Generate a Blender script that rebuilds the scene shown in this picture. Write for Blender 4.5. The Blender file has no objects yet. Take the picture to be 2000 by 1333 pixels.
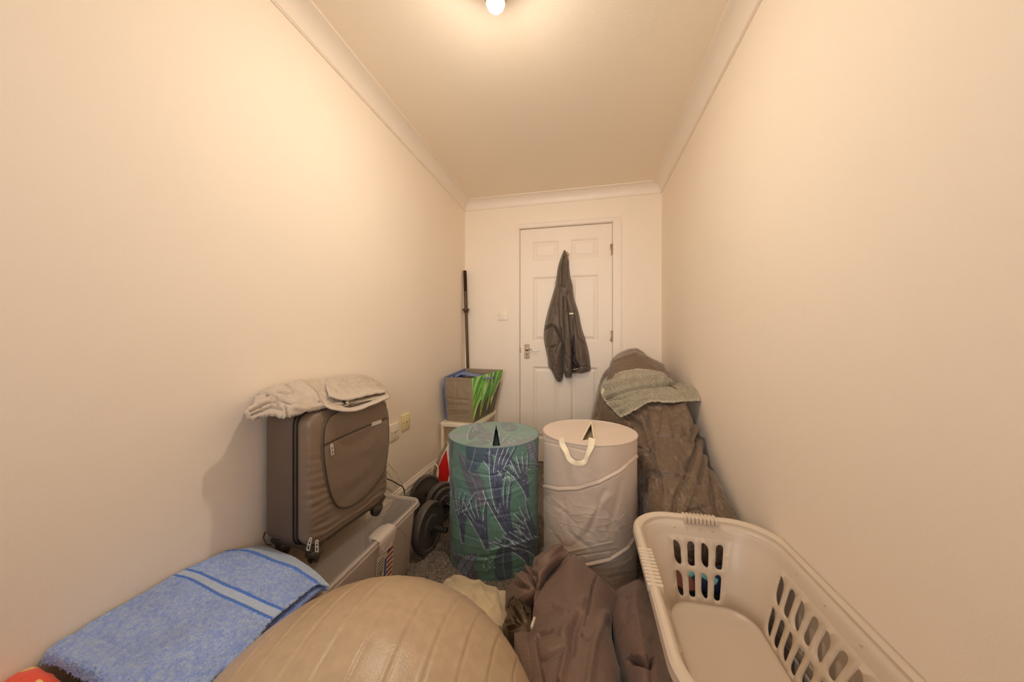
import bpy, bmesh, math, random
import numpy as np
from mathutils import Vector, Matrix, geometry
random.seed(4); rng = np.random.default_rng(4)
sc = bpy.context.scene
C = sc.collection
PI = math.pi
# ------------------------------------------------------------------ camera
TH = math.atan(142 / 635); FPX = 635.0; CH = 1.035
cam_d = bpy.data.cameras.new('camera'); cam = bpy.data.objects.new('camera', cam_d); C.objects.link(cam)
cam.location = (0, 0, CH); cam.rotation_euler = (PI / 2, 0, TH)
cam_d.sensor_width = 36; cam_d.lens = FPX / 2000 * 36; cam_d.clip_start = .02
sc.camera = cam
# ------------------------------------------------------------------ light
BULB = (-.2882, 1.04, 2.165)
BULB_POWER = 560.0
w = bpy.data.worlds.new('world'); sc.world = w; w.use_nodes = True
w.node_tree.nodes['Background'].inputs[0].default_value = (.75, .85, 1, 1)
w.node_tree.nodes['Background'].inputs[1].default_value = 1.0
def area(name, loc, rot, sx, sy, power, col):
    l = bpy.data.lights.new(name, 'AREA'); l.shape = 'RECTANGLE'; l.size = sx; l.size_y = sy; l.energy = power; l.color = col
    o = bpy.data.objects.new(name, l); C.objects.link(o); o.location = loc; o.rotation_euler = rot
    return o
# daylight fill added at the unseen rear window, narrowed to lift the back wall
wl = area('rear_window_fill', (-.23, -.72, 1.40), (PI / 2, 0, 0), 1.0, 1.05, 2.9, (1, .97, .95)); wl.data.spread = 1.3
sc.view_settings.view_transform = 'Standard'; sc.view_settings.look = 'None'
sc.view_settings.gamma = 1; sc.view_settings.use_curve_mapping = False
sc.view_settings.exposure = 0.66
sc.cycles.use_denoising = True
sc.cycles.max_bounces = 16; sc.cycles.diffuse_bounces = 12; sc.cycles.transparent_max_bounces = 16
sc.cycles.sample_clamp_indirect = 8

# ------------------------------------------------------------------ helpers
FWD = np.array([-math.sin(TH), math.cos(TH), 0]); RGT = np.array([math.cos(TH), math.sin(TH), 0])
def at(u, v, X=None, Y=None, z=None, d=None):
    """point of the room seen in the direction (u, v), at a given X, Y, height z or depth d"""
    r = FWD + RGT * ((u - 1000) / FPX) + np.array([0, 0, -1]) * ((v - 666.5) / FPX)
    if X is not None: k = X / r[0]
    elif Y is not None: k = Y / r[1]
    elif z is not None: k = (z - CH) / r[2]
    else: k = d
    return r * k + np.array([0, 0, CH])
def proj(P):
    Q = P - np.array([0, 0, CH]); d = Q @ FWD
    d = np.where(np.abs(d) < 1e-3, 1e-3, d)
    return np.stack([1000 + (Q @ RGT) / d * FPX, 666.5 - Q[..., 2] / d * FPX], -1)
def _h(i, j, k, s):
    n = (i.astype(np.int64) * 374761393 + j.astype(np.int64) * 668265263 + k.astype(np.int64) * 2147483647 + s * 974634777) & 0xffffffff
    n = ((n ^ (n >> 13)) * 1274126177) & 0xffffffff
    return ((n ^ (n >> 16)) & 0xffff) / 65535.0
def noise(P, scale, seed=0):
    Q = np.asarray(P) * scale; I = np.floor(Q); F = Q - I; F = F * F * (3 - 2 * F); I = I.astype(np.int64)
    out = 0
    for a in (0, 1):
        for b in (0, 1):
            for c in (0, 1):
                wgt = (F[..., 0] if a else 1 - F[..., 0]) * (F[..., 1] if b else 1 - F[..., 1]) * (F[..., 2] if c else 1 - F[..., 2])
                out = out + wgt * _h(I[..., 0] + a, I[..., 1] + b, I[..., 2] + c, seed)
    return out
def fbm(P, scale, seed=0, o=3):
    r = 0; a = 1; t = 0
    for k in range(o):
        r = r + a * noise(P, scale * 2 ** k, seed + k); t += a; a *= .5
    return r / t
def ridge(P, scale, seed=0): return 1 - np.abs(2 * noise(P, scale, seed) - 1)

def lin(c): return tuple(((x / 255) / 12.92 if x <= 10 else ((x / 255 + .055) / 1.055) ** 2.4) for x in c)
def A(r, g, b, k=1.0):
    """surface colour of something that photographs as r, g, b under the warm bulb"""
    l = lin((r, g, b)); return tuple(min(.92, x * k / t) for x, t in zip(l, (.85, .765, .72)))
def mat(name, col, rough=.6, metal=0, bump=None, var=None, spec=.5, attr=None, sheen=0, emis=None, alpha=None, trans=0, coat=0):
    m = bpy.data.materials.new(name); m.use_nodes = True; nt = m.node_tree; N = nt.nodes; L = nt.links
    p = N['Principled BSDF']; p.inputs['Roughness'].default_value = rough; p.inputs['Metallic'].default_value = metal
    p.inputs['Specular IOR Level'].default_value = spec; p.inputs['Sheen Weight'].default_value = sheen
    p.inputs['Coat Weight'].default_value = coat
    p.inputs['Base Color'].default_value = (*col, 1)
    tc = N.new('ShaderNodeTexCoord')
    src = None
    if attr:
        a = N.new('ShaderNodeAttribute'); a.attribute_name = attr; src = a.outputs['Color']
    if var:   # (scale, amount)
        n = N.new('ShaderNodeTexNoise'); n.inputs['Scale'].default_value = var[0]; n.inputs['Detail'].default_value = 6
        L.new(tc.outputs['Object'], n.inputs['Vector'])
        r = N.new('ShaderNodeMapRange'); r.inputs[1].default_value = .3; r.inputs[2].default_value = .7
        r.inputs[3].default_value = 1 - var[1]; r.inputs[4].default_value = 1 + var[1]
        L.new(n.outputs[0], r.inputs[0])
        mx = N.new('ShaderNodeVectorMath'); mx.operation = 'MULTIPLY'
        if src: L.new(src, mx.inputs[0])
        else: mx.inputs[0].default_value = col
        L.new(r.outputs[0], mx.inputs[1]); src = mx.outputs[0]
    if src: L.new(src, p.inputs['Base Color'])
    if bump:  # list of (scale, distance)
        prev = None
        for s, dist in bump:
            n = N.new('ShaderNodeTexNoise'); n.inputs['Scale'].default_value = s; n.inputs['Detail'].default_value = 4
            L.new(tc.outputs['Object'], n.inputs['Vector'])
            b = N.new('ShaderNodeBump'); b.inputs['Distance'].default_value = dist; b.inputs['Strength'].default_value = 1
            L.new(n.outputs[0], b.inputs['Height'])
            if prev: L.new(prev, b.inputs['Normal'])
            prev = b.outputs[0]
        L.new(prev, p.inputs['Normal'])
    if emis:
        p.inputs['Emission Color'].default_value = (*emis[0], 1); p.inputs['Emission Strength'].default_value = emis[1]
    if alpha is not None: p.inputs['Alpha'].default_value = alpha
    if trans: p.inputs['Transmission Weight'].default_value = trans
    return m

def root(name, label, cat, loc=(0, 0, 0), group=None):
    o = bpy.data.objects.new(name, None); C.objects.link(o); o.location = loc
    o['label'] = label; o['category'] = cat; o.empty_display_size = .05
    if group: o['group'] = group
    return o
def mesh_ob(name, V, F, m, parent=None, smooth=True, cols=None, label=None, kind=None):
    me = bpy.data.meshes.new(name)
    me.from_pydata([tuple(v) for v in V] if not isinstance(V, np.ndarray) else V.tolist(), [], F.tolist() if isinstance(F, np.ndarray) else F)
    if cols is not None:
        a = me.color_attributes.new('Col', 'FLOAT_COLOR', 'POINT')
        a.data.foreach_set('color', np.concatenate([cols, np.ones((len(cols), 1))], 1).astype(np.float32).ravel())
    return _fin(name, me, m, parent, smooth, label, kind)
def _fin(name, me, m, parent, smooth, label=None, kind=None):
    if smooth: me.polygons.foreach_set('use_smooth', [True] * len(me.polygons))
    for k in (m if isinstance(m, (list, tuple)) else [m]): me.materials.append(k)
    me.update(); o = bpy.data.objects.new(name, me); C.objects.link(o)
    if parent:
        o.parent = parent
        wm = Matrix.Identity(4); q = parent
        while q: wm = q.matrix_basis.to_translation_matrix() @ wm if False else Matrix.Translation(q.location) @ wm if q.parent is None else wm; q = q.parent
        o.matrix_parent_inverse = wm.inverted() if parent.parent is None else Matrix.Identity(4)
    if label: o['label'] = label
    if kind: o['kind'] = kind
    return o
def tag(o, label, cat, group=None):
    o['label'] = label; o['category'] = cat
    if group: o['group'] = group
    return o
def struct(o): o['kind'] = 'structure'; return o

class MB:
    """collects simple solids in one bmesh"""
    def __init__(s): s.bm = bmesh.new()
    def box(s, lo, hi, bev=0, seg=2, rot=None):
        lo = Vector(lo); hi = Vector(hi); c = (lo + hi) / 2; d = hi - lo
        r = bmesh.ops.create_cube(s.bm, size=1); vs = r['verts']
        for v in vs: v.co = Vector((v.co.x * d.x, v.co.y * d.y, v.co.z * d.z))
        if bev:
            es = list({e for v in vs for e in v.link_edges})
            r = bmesh.ops.bevel(s.bm, geom=es, offset=bev, segments=seg, profile=.5, affect='EDGES'); 
            vs = list({v for f in r['faces'] for v in f.verts} | {v for v in vs if v.is_valid})
            seen = set(vs); st = list(vs)
            while st:
                q = st.pop()
                for e in q.link_edges:
                    o2 = e.other_vert(q)
                    if o2 not in seen: seen.add(o2); st.append(o2)
            vs = list(seen)
        for v in vs:
            if rot is not None: v.co = rot @ v.co
            v.co += c
        return s
    def cyl(s, a, b, r, r2=None, n=20, bev=0):
        a = Vector(a); b = Vector(b); r2 = r if r2 is None else r2
        q = (b - a).to_track_quat('Z', 'X').to_matrix(); L = (b - a).length
        prof = [(0, 0), (r, 0), (r2, L), (0, L)] if not bev else [(0, 0), (r - bev, 0), (r - bev * .3, bev * .3), (r, bev), (r2, L - bev), (r2 - bev * .3, L - bev * .3), (r2 - bev, L), (0, L)]
        return s.lathe(prof, a, q, n)
    def lathe(s, prof, o=(0, 0, 0), q=None, n=24):
        o = Vector(o); q = q if q is not None else Matrix.Identity(3); rings = []
        for (r, h) in prof:
            if r < 1e-6: rings.append([s.bm.verts.new(o + q @ Vector((0, 0, h)))])
            else: rings.append([s.bm.verts.new(o + q @ Vector((r * math.cos(2 * PI * k / n), r * math.sin(2 * PI * k / n), h))) for k in range(n)])
        for A_, B_ in zip(rings, rings[1:]):
            for k in range(n):
                j = (k + 1) % n
                if len(A_) == 1 and len(B_) == 1: continue
                if len(A_) == 1: f = [A_[0], B_[j], B_[k]]
                elif len(B_) == 1: f = [A_[k], A_[j], B_[0]]
                else: f = [A_[k], A_[j], B_[j], B_[k]]
                try: s.bm.faces.new(f)
                except ValueError: pass
        return s
    def tube(s, pts, r, n=8, closed=False, flat=None):
        """flat = (a, b, up): elliptical or ribbon section"""
        P = [Vector(p) for p in pts]; m = len(P); rings = []; prevn = None
        for i, p in enumerate(P):
            t = (P[(i + 1) % m] - P[i - 1]) if closed else (P[min(i + 1, m - 1)] - P[max(i - 1, 0)])
            t.normalize()
            if prevn is None:
                nn = t.orthogonal() if flat is None else Vector(flat[2])
            else: nn = prevn
            nn = (nn - t * nn.dot(t)); nn.normalize(); prevn = nn if flat is None else Vector(flat[2]); bb = t.cross(nn)
            ra, rb = (r, r) if flat is None else flat[:2]
            rings.append([s.bm.verts.new(p + nn * ra * math.cos(2 * PI * k / n) + bb * rb * math.sin(2 * PI * k / n)) for k in range(n)])
        for i in range(m if closed else m - 1):
            a, b = rings[i], rings[(i + 1) % m]
            for k in range(n): s.bm.faces.new([a[k], a[(k + 1) % n], b[(k + 1) % n], b[k]])
        if not closed: s.bm.faces.new(rings[0][::-1]); s.bm.faces.new(rings[-1])
        return s
    def prism(s, poly, axis, h0, h1):
        """poly in the two axes other than `axis`"""
        def V3(p, h):
            l = list(p); l.insert(axis, h); return Vector(l)
        a = [s.bm.verts.new(V3(p, h0)) for p in poly]; b = [s.bm.verts.new(V3(p, h1)) for p in poly]; n = len(poly)
        s.bm.faces.new(a[::-1]); s.bm.faces.new(b)
        for k in range(n): s.bm.faces.new([a[k], a[(k + 1) % n], b[(k + 1) % n], b[k]])
        return s
    def build(s, name, m, parent=None, smooth=False, label=None, kind=None):
        bmesh.ops.recalc_face_normals(s.bm, faces=s.bm.faces)
        me = bpy.data.meshes.new(name); s.bm.to_mesh(me); s.bm.free()
        o = _fin(name, me, m, parent, False, label, kind)
        if smooth:
            me.polygons.foreach_set('use_smooth', [True] * len(me.polygons))
            try: me.set_sharp_from_angle(angle=math.radians(38))
            except Exception: pass
        return o

def crom(P, n):
    """Catmull-Rom through the points of axis 0, n samples"""
    P = np.asarray(P, float); m = len(P)
    E_ = np.concatenate([(2 * P[0] - P[1])[None], P, (2 * P[-1] - P[-2])[None]])
    t = np.linspace(0, m - 1, n); i = np.minimum(t.astype(int), m - 2); f = (t - i).reshape((-1,) + (1,) * (P.ndim - 1))
    a, b, c, d = E_[i], E_[i + 1], E_[i + 2], E_[i + 3]
    return .5 * (2 * b + (c - a) * f + (2 * a - 5 * b + 4 * c - d) * f * f + (3 * b - a - 3 * c + d) * f ** 3)
def patch_nu(rows, ns, nt):
    """rows at uneven distances: returns the surface and the row number of every line"""
    P = np.array([[np.asarray(p, float) for p in r] for r in rows]); P = np.transpose(crom(np.transpose(P, (1, 0, 2)), nt), (1, 0, 2)); m = len(P)
    k = np.concatenate([[0], np.cumsum(np.linalg.norm(P[1:] - P[:-1], axis=-1).mean(1))]); T = np.zeros_like(P)
    for i in range(m):
        a, b = max(i - 1, 0), min(i + 1, m - 1); T[i] = (P[b] - P[a]) / (k[b] - k[a])
    t = np.linspace(0, k[-1], ns); i = np.clip(np.searchsorted(k, t, 'right') - 1, 0, m - 2); h = (k[i + 1] - k[i]); f = (t - k[i]) / h
    f = f[:, None, None]; h = h[:, None, None]
    G = (2 * f ** 3 - 3 * f * f + 1) * P[i] + (f ** 3 - 2 * f * f + f) * h * T[i] + (-2 * f ** 3 + 3 * f * f) * P[i + 1] + (f ** 3 - f * f) * h * T[i + 1]
    return G, np.interp(t, k, np.arange(m))
def patch(rows, ns, nt):
    G = crom(np.array([[np.asarray(p, float) for p in r] for r in rows]), ns)
    return np.transpose(crom(np.transpose(G, (1, 0, 2)), nt), (1, 0, 2))
def normals(G, closed=False):
    if closed:
        dt = np.roll(G, -1, 1) - np.roll(G, 1, 1)
    else: dt = np.gradient(G, axis=1)
    ds = np.gradient(G, axis=0); n = np.cross(ds, dt); l = np.linalg.norm(n, axis=-1, keepdims=True)
    return n / np.maximum(l, 1e-9)
def facing(G, N):
    """make normals look at the open side (towards the camera / up)"""
    s = ((np.array([0, 0, CH]) - G) * N).sum(-1)
    return N if np.median(s) > 0 else -N
def creases(G, cs):
    """fold lines modelled into a surface: each (polyline, width, height)"""
    P = proj(G); D = np.zeros(G.shape[:2])
    for pts, wd, amp in cs:
        best = np.full(D.shape, 1e9); pts = np.array(pts, float)
        for a, b in zip(pts, pts[1:]):
            ab = b - a; t = np.clip(((P - a) @ ab) / (ab @ ab), 0, 1)
            d = np.linalg.norm(P - a - t[..., None] * ab, axis=-1); best = np.minimum(best, d)
        D += amp * np.exp(-(best / wd) ** 2)
    return D
def grid_faces(ns, nt, off=0, closed=False, flip=False):
    i = np.arange(ns - 1)[:, None]; j = np.arange(nt if closed else nt - 1)[None]
    j2 = (j + 1) % nt
    f = np.stack([i * nt + j, i * nt + j2, (i + 1) * nt + j2, (i + 1) * nt + j], -1).reshape(-1, 4) + off
    return f[:, ::-1] if flip else f
def shell(G, N, t, edge_round=True):
    """closed thick cloth from a surface"""
    ns, nt = G.shape[:2]
    Bk = G - N * t
    V = np.concatenate([G.reshape(-1, 3), Bk.reshape(-1, 3)]); o = ns * nt
    F = [grid_faces(ns, nt), grid_faces(ns, nt, o, flip=True)]
    idx = np.arange(ns * nt).reshape(ns, nt)
    ring = np.concatenate([idx[0, :-1], idx[:-1, -1], idx[-1, :0:-1], idx[:0:-1, 0]])
    # mid ring pushed outwards
    Pc = V[ring]; ctr = np.roll(Pc, 5, 0) * .0
    tang = np.roll(Pc, -1, 0) - np.roll(Pc, 1, 0); nn = N.reshape(-1, 3)[ring]
    out = np.cross(tang, nn); out /= np.maximum(np.linalg.norm(out, axis=1, keepdims=True), 1e-9)
    inner = G[ns // 2, nt // 2]
    s = 1 if np.median(((Pc - inner) * out).sum(1)) > 0 else -1
    M = Pc - nn * t / 2 + out * s * t * .5; mo = len(V); V = np.concatenate([V, M]); m = len(ring); k = np.arange(m); k2 = (k + 1) % m
    F.append(np.stack([ring[k], ring[k2], mo + k2, mo + k], -1)); F.append(np.stack([mo + k, mo + k2, ring[k2] + o, ring[k] + o], -1))
    return V, np.concatenate(F)
def skirt(G, z0=0.0, steps=6, inset=.0):
    """surface closed down to height z0"""
    ns, nt = G.shape[:2]; V = [G.reshape(-1, 3)]; idx = np.arange(ns * nt).reshape(ns, nt)
    ring = np.concatenate([idx[0, :-1], idx[:-1, -1], idx[-1, :0:-1], idx[:0:-1, 0]]); m = len(ring)
    Pc = V[0][ring]; c = Pc.mean(0); F = [grid_faces(ns, nt)]; prev = ring; off = ns * nt; k = np.arange(m); k2 = (k + 1) % m
    for s_ in range(1, steps + 1):
        f = s_ / steps; Q = Pc.copy(); Q[:, 2] = Pc[:, 2] * (1 - f) + z0 * f
        Q[:, :2] += (c[:2] - Pc[:, :2]) * inset * f
        Q[:, :2] += ((noise(Q, 22, 5) - .5) * .012 * math.sin(f * PI))[:, None]
        V.append(Q); cur = off + k; F.append(np.stack([prev[k], prev[k2], cur[k2], cur[k]], -1)); prev = cur; off += m
    V = np.concatenate(V); F = [x.tolist() for x in F]; F = [f for x in F for f in x]; F.append(prev[::-1].tolist())
    return V, F
def fixn(o):
    bm = bmesh.new(); bm.from_mesh(o.data); bmesh.ops.recalc_face_normals(bm, faces=bm.faces); bm.to_mesh(o.data); bm.free(); return o
def merge(*VF):
    V = []; F = []; o = 0
    for v, f in VF:
        V.append(v); F += [[int(i) + o for i in q] for q in (f.tolist() if isinstance(f, np.ndarray) else f)]; o += len(v)
    return np.concatenate(V), F

BC = np.array([-.335, .426, .306]); BR = .305
def off_ball(V, m=.005):
    d = V - BC; l = np.linalg.norm(d, axis=-1, keepdims=True); return np.where(l < BR + m, BC + d / l * (BR + m), V)

# ------------------------------------------------------------------ materials
M = {}
M['wall'] = mat('magnolia_wall', (.91, .815, .69), .75, bump=[(220, .0004), (12, .0012)], var=(2.2, .012))
M['ceil'] = mat('ceiling_paint', (.905, .81, .675), .85, bump=[(160, .0004)])
M['trim'] = mat('gloss_trim', (.89, .80, .69), .42, bump=[(30, .0004)])
M['door'] = mat('door_paint', (.895, .80, .68), .48, bump=[(60, .0004), (14, .0008)])
M['gap'] = mat('door_gap', (.25, .18, .11), .9)
M['chrome'] = mat('chrome', (.62, .56, .50), .22, 1)
M['brass'] = mat('aged_brass', (.36, .27, .17), .35, 1)
M['carpet'] = mat('carpet', (.26, .215, .175), 1, var=(420, .65), bump=[(600, .004)], spec=.1)
M['tuft'] = mat('carpet_tuft', (.3, .25, .2), 1, attr='Col', spec=.05)
M['bulb'] = mat('bulb_glow', (1, 1, 1), .3, emis=((1, .875, .725), BULB_POWER))
M['white_pl'] = mat('white_plastic', A(220, 200, 175), .4)
M['socket'] = mat('socket_white', A(226, 206, 184), .35)
M['cream'] = mat('socket_cream', A(222, 202, 150), .4)
M['hole'] = mat('dark_hole', (.01, .008, .006), .8)

# ------------------------------------------------------------------ room
XL, XR, YB, YF, ZC = -1.045, .59, 2.75, -.78, 2.27
M['winf'] = M['trim']
def plane_box(name, lo, hi, m): return struct(MB().box(lo, hi).build(name, m))
fl = plane_box('floor', (XL - .1, YF - .1, -.08), (XR + .1, YB + .1, 0), M['carpet'])
plane_box('ceiling', (XL - .1, YF - .1, ZC), (XR + .1, YB + .1, ZC + .08), M['ceil'])
plane_box('wall_left', (XL - .1, YF - .1, 0), (XL, YB + .1, ZC), M['wall'])
plane_box('wall_right', (XR, YF - .1, 0), (XR + .1, YB + .1, ZC), M['wall'])
DX0, DX1, DZ = -.544, .218, 1.995
wb = MB(); wb.box((XL, YB, 0), (DX0 - .003, YB + .1, ZC)); wb.box((DX1 + .003, YB, 0), (XR, YB + .1, ZC)); wb.box((DX0 - .003, YB, DZ + .004), (DX1 + .003, YB + .1, ZC))
wb.box((DX0 - .01, YB + .05, 0), (DX1 + .01, YB + .1, DZ + .01))
struct(wb.build('wall_back', M['wall']))
wf = MB(); W0, W1, WZ0, WZ1 = -.75, .29, .8, 1.9
wf.box((XL, YF - .1, 0), (W0, YF, ZC)); wf.box((W1, YF - .1, 0), (XR, YF, ZC)); wf.box((W0, YF - .1, 0), (W1, YF, WZ0)); wf.box((W0, YF - .1, WZ1), (W1, YF, ZC))
struct(wf.build('wall_front', M['wall']))
win = MB()
for lo, hi in (((W0, YF - .07, WZ0), (W0 + .05, YF - .02, WZ1)), ((W1 - .05, YF - .07, WZ0), (W1, YF - .02, WZ1)), ((W0, YF - .07, WZ0), (W1, YF - .02, WZ0 + .05)), ((W0, YF - .07, WZ1 - .05), (W1, YF - .02, WZ1)), ((-.255, YF - .07, WZ0), (-.205, YF - .02, WZ1))): win.box(lo, hi, .006)
struct(win.build('window_1', M['trim']))

# skirting boards, moulded
def skirting(name, a, b, nrm, h=.185):
    a = np.array(a, float); b = np.array(b, float); n = np.array(nrm, float)
    prof = [(0, 0), (.016, 0), (.016, h - .045), (.013, h - .040), (.013, h - .034), (.015, h - .028), (.011, h - .016), (.006, h - .009), (.006, h - .002), (.003, h), (0, h)]
    bm = bmesh.new(); r = []
    for p in (a, b): r.append([bm.verts.new((p[0] + n[0] * q, p[1] + n[1] * q, z)) for q, z in prof])
    k = len(prof)
    for i in range(k): bm.faces.new([r[0][i], r[0][(i + 1) % k], r[1][(i + 1) % k], r[1][i]])
    bm.faces.new(r[0]); bm.faces.new(r[1][::-1])
    s = MB(); s.bm.free(); s.bm = bm
    return struct(s.build(name, M['trim']))
skirting('baseboard_left', (XL, YF), (XL, YB), (1, 0))
skirting('baseboard_right', (XR, YF), (XR, YB), (-1, 0))
skirting('baseboard_back', (XL, YB), (DX0 - .06, YB), (0, -1))
skirting('baseboard_back', (DX1 + .07, YB), (XR, YB), (0, -1))
# coving
def coving(name, a, b, nrm, c=.08, e=.075):
    a = np.array(a, float); b = np.array(b, float); n = np.array(nrm, float)
    prof = [(0, -e), (.007, -e), (.007, -e + .006)]
    for k in range(9):
        t = k / 8 * PI / 2
        prof.append((.010 + (c - .02) * (1 - math.cos(t)), -e + .006 + (e - .013) * math.sin(t)))
    prof += [(c - .006, -.006), (c, -.006), (c, 0), (0, 0)]
    bm = bmesh.new(); r = []
    for p, sgn in ((a, 1), (b, -1)):
        t = (b - a) / np.linalg.norm(b - a)
        r.append([bm.verts.new((p[0] + n[0] * q + t[0] * q * sgn, p[1] + n[1] * q + t[1] * q * sgn, ZC + z)) for q, z in prof])
    k = len(prof)
    for i in range(k): bm.faces.new([r[0][i], r[0][(i + 1) % k], r[1][(i + 1) % k], r[1][i]])
    bm.faces.new(r[0]); bm.faces.new(r[1][::-1])
    s = MB(); s.bm.free(); s.bm = bm
    return struct(s.build(name, M['trim'], smooth=True))
coving('trim_1', (XL, YF), (XL, YB), (1, 0)); coving('trim_2', (XL, YB), (XR, YB), (0, -1)); coving('trim_3', (XR, YB), (XR, YF), (-1, 0))

# door with six moulded panels
dm = MB()
dy = YB + .010
pan = [(-.436, -.211, 1.722, 1.887), (-.115, .110, 1.722, 1.887), (-.436, -.211, 1.03, 1.583), (-.115, .110, 1.03, 1.583), (-.436, -.211, .2, .818), (-.115, .110, .2, .818)]
xs = [DX0, -.436, -.211, -.115, .110, DX1]; zs = [.008, .2, .818, 1.03, 1.583, 1.722, 1.887, DZ]
for i in range(5):
    for j in range(7):
        x0, x1, z0, z1 = xs[i], xs[i + 1], zs[j], zs[j + 1]
        hole = i in (1, 3) and j in (1, 3, 5)
        bm = dm.bm
        def q(*v): bm.faces.new([bm.verts.new(p) for p in v])
        if hole:
            g = .016; y2 = dy + .011
            A0 = [(x0, dy, z0), (x1, dy, z0), (x1, dy, z1), (x0, dy, z1)]; B0 = [(x0 + g * .4, dy + .003, z0 + g * .4), (x1 - g * .4, dy + .003, z0 + g * .4), (x1 - g * .4, dy + .003, z1 - g * .4), (x0 + g * .4, dy + .003, z1 - g * .4)]
            C0 = [(x0 + g, y2, z0 + g), (x1 - g, y2, z0 + g), (x1 - g, y2, z1 - g), (x0 + g, y2, z1 - g)]
            for P_, Q_ in ((A0, B0), (B0, C0)):
                for k in range(4): q(P_[k], P_[(k + 1) % 4], Q_[(k + 1) % 4], Q_[k])
            q(*C0)
        else: q((x0, dy, z0), (x1, dy, z0), (x1, dy, z1), (x0, dy, z1))
bmesh.ops.remove_doubles(dm.bm, verts=dm.bm.verts, dist=1e-5)
dm.box((DX0, dy + .012, .008), (DX1, dy + .035, DZ))
door = struct(dm.build('door_1', M['door']))
for x0, x1, z0, z1 in pan:
    pm = MB(); g = .022
    a = [(x0 + g, dy + .0105, z0 + g), (x1 - g, dy + .0105, z0 + g), (x1 - g, dy + .0105, z1 - g), (x0 + g, dy + .0105, z1 - g)]
    h = g + .022; b = [(x0 + h, dy + .002, z0 + h), (x1 - h, dy + .002, z0 + h), (x1 - h, dy + .002, z1 - h), (x0 + h, dy + .002, z1 - h)]
    A_ = [pm.bm.verts.new(p) for p in a]; B_ = [pm.bm.verts.new(p) for p in b]; pm.bm.faces.new(B_); pm.bm.faces.new(A_[::-1])
    for k in range(4): pm.bm.faces.new([A_[k], A_[(k + 1) % 4], B_[(k + 1) % 4], B_[k]])
    pm.build('panel', M['door'], door)
# dark reveal line around the leaf
gp = MB(); gp.box((DX1 - .001, dy + .004, 0), (DX1 + .003, dy + .02, DZ)); gp.box((DX0 - .003, dy + .004, 0), (DX0 + .001, dy + .02, DZ)); gp.box((DX0, dy + .004, DZ), (DX1, dy + .02, DZ + .004))
gp.build('reveal', M['gap'], door)
# architrave
ar = MB()
def arch(lo, hi):
    ar.box(lo, hi, .004)
ar.box((DX0 - .040, YB - .016, 0), (DX0 - .006, YB, DZ + .055)); ar.box((DX0 - .036, YB - .020, 0), (DX0 - .022, YB - .0155, DZ + .0505))
ar.box((DX1 + .006, YB - .016, 0), (DX1 + .068, YB, DZ + .055)); ar.box((DX1 + .050, YB - .020, 0), (DX1 + .064, YB - .0155, DZ + .0505)); ar.box((DX1 + .012, YB - .0185, 0), (DX1 + .02, YB - .0155, DZ + .012))
ar.box((DX0 - .006, YB - .016, DZ + .006), (DX1 + .006, YB, DZ + .055)); ar.box((DX0 - .022, YB - .020, DZ + .038), (DX1 + .050, YB - .0155, DZ + .0505)); ar.box((DX0 - .012, YB - .0185, DZ + .012), (DX1 + .012, YB - .0155, DZ + .02))
struct(ar.build('trim_4', M['trim']))
# hinges
for zc in (1.78, 1.075):
    hg = MB()
    hg.cyl((DX1 - .002, YB + .002, zc - .045), (DX1 - .002, YB + .002, zc + .045), .006, n=12, bev=.001)
    for k in (-1, 0, 1): hg.cyl((DX1 - .002, YB + .002, zc - .013 + k * .03), (DX1 - .002, YB + .002, zc - .011 + k * .03 + .022), .0072, n=12)
    hg.box((DX1 - .016, YB + .0085, zc - .042), (DX1 - .004, YB + .011, zc + .042), .001)
    hg.build('hinge', M['brass'], door, smooth=True)
# handle: backplate, lever, keyhole
HP = at(1032, 693, Y=dy); hx, hz = float(HP[0]) - .012, .945
hb = MB(); hb.box((hx - .021, dy - .005, hz - .062), (hx + .021, dy, hz + .062), .003)
hb.box((hx - .016, dy - .0065, hz - .056), (hx + .016, dy - .003, hz - .05), .001); hb.box((hx - .016, dy - .0065, hz + .05), (hx + .016, dy - .003, hz + .056), .001)
hob = hb.build('handle', M['brass'], door)
hl = MB(); hl.cyl((hx, dy - .004, hz + .018), (hx, dy - .034, hz + .018), .0095, .008, n=16, bev=.002)
hl.cyl((hx, dy - .003, hz + .018), (hx, dy - .012, hz + .018), .016, .013, n=20, bev=.002)
cv = crom([(hx, dy - .034, hz + .018), (hx + .03, dy - .040, hz + .02), (hx + .06, dy - .042, hz + .012), (hx + .085, dy - .04, hz + .006), (hx + .103, dy - .038, hz + .015)], 24)
hl.tube(cv, .0055, 10)
lv = hl.build('lever', M['chrome'], None, smooth=True); lv.parent = hob; lv.matrix_parent_inverse = hob.matrix_world.inverted() if False else Matrix.Identity(4)
kh = MB(); kh.cyl((hx, dy - .0055, hz - .022), (hx, dy - .007, hz - .022), .005, n=12); kh.box((hx - .002, dy - .007, hz - .036), (hx + .002, dy - .0055, hz - .022))
for sx in (-1, 1):
    pass
kh.cyl((hx, dy - .0055, hz + .046), (hx, dy - .0075, hz + .046), .003, n=10); kh.cyl((hx, dy - .0055, hz - .046), (hx, dy - .0075, hz - .046), .003, n=10)
ko = kh.build('keyhole', M['hole'], None); ko.parent = hob
lt = MB(); lt.box((DX0 + .0005, dy - .0008, hz - .012), (DX0 + .006, dy + .002, hz + .03)); lt.build('latch', M['brass'], door)
# coat hook behind the jacket
ck = MB(); ck.box((-.155, dy - .006, 1.70), (-.125, dy, 1.77), .002); ck.tube(crom([(-.14, dy - .005, 1.73), (-.14, dy - .03, 1.735), (-.14, dy - .045, 1.755), (-.14, dy - .045, 1.772)], 14), .004, 8)
ck.build('coat_hook', M['chrome'], door, smooth=True)

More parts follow.
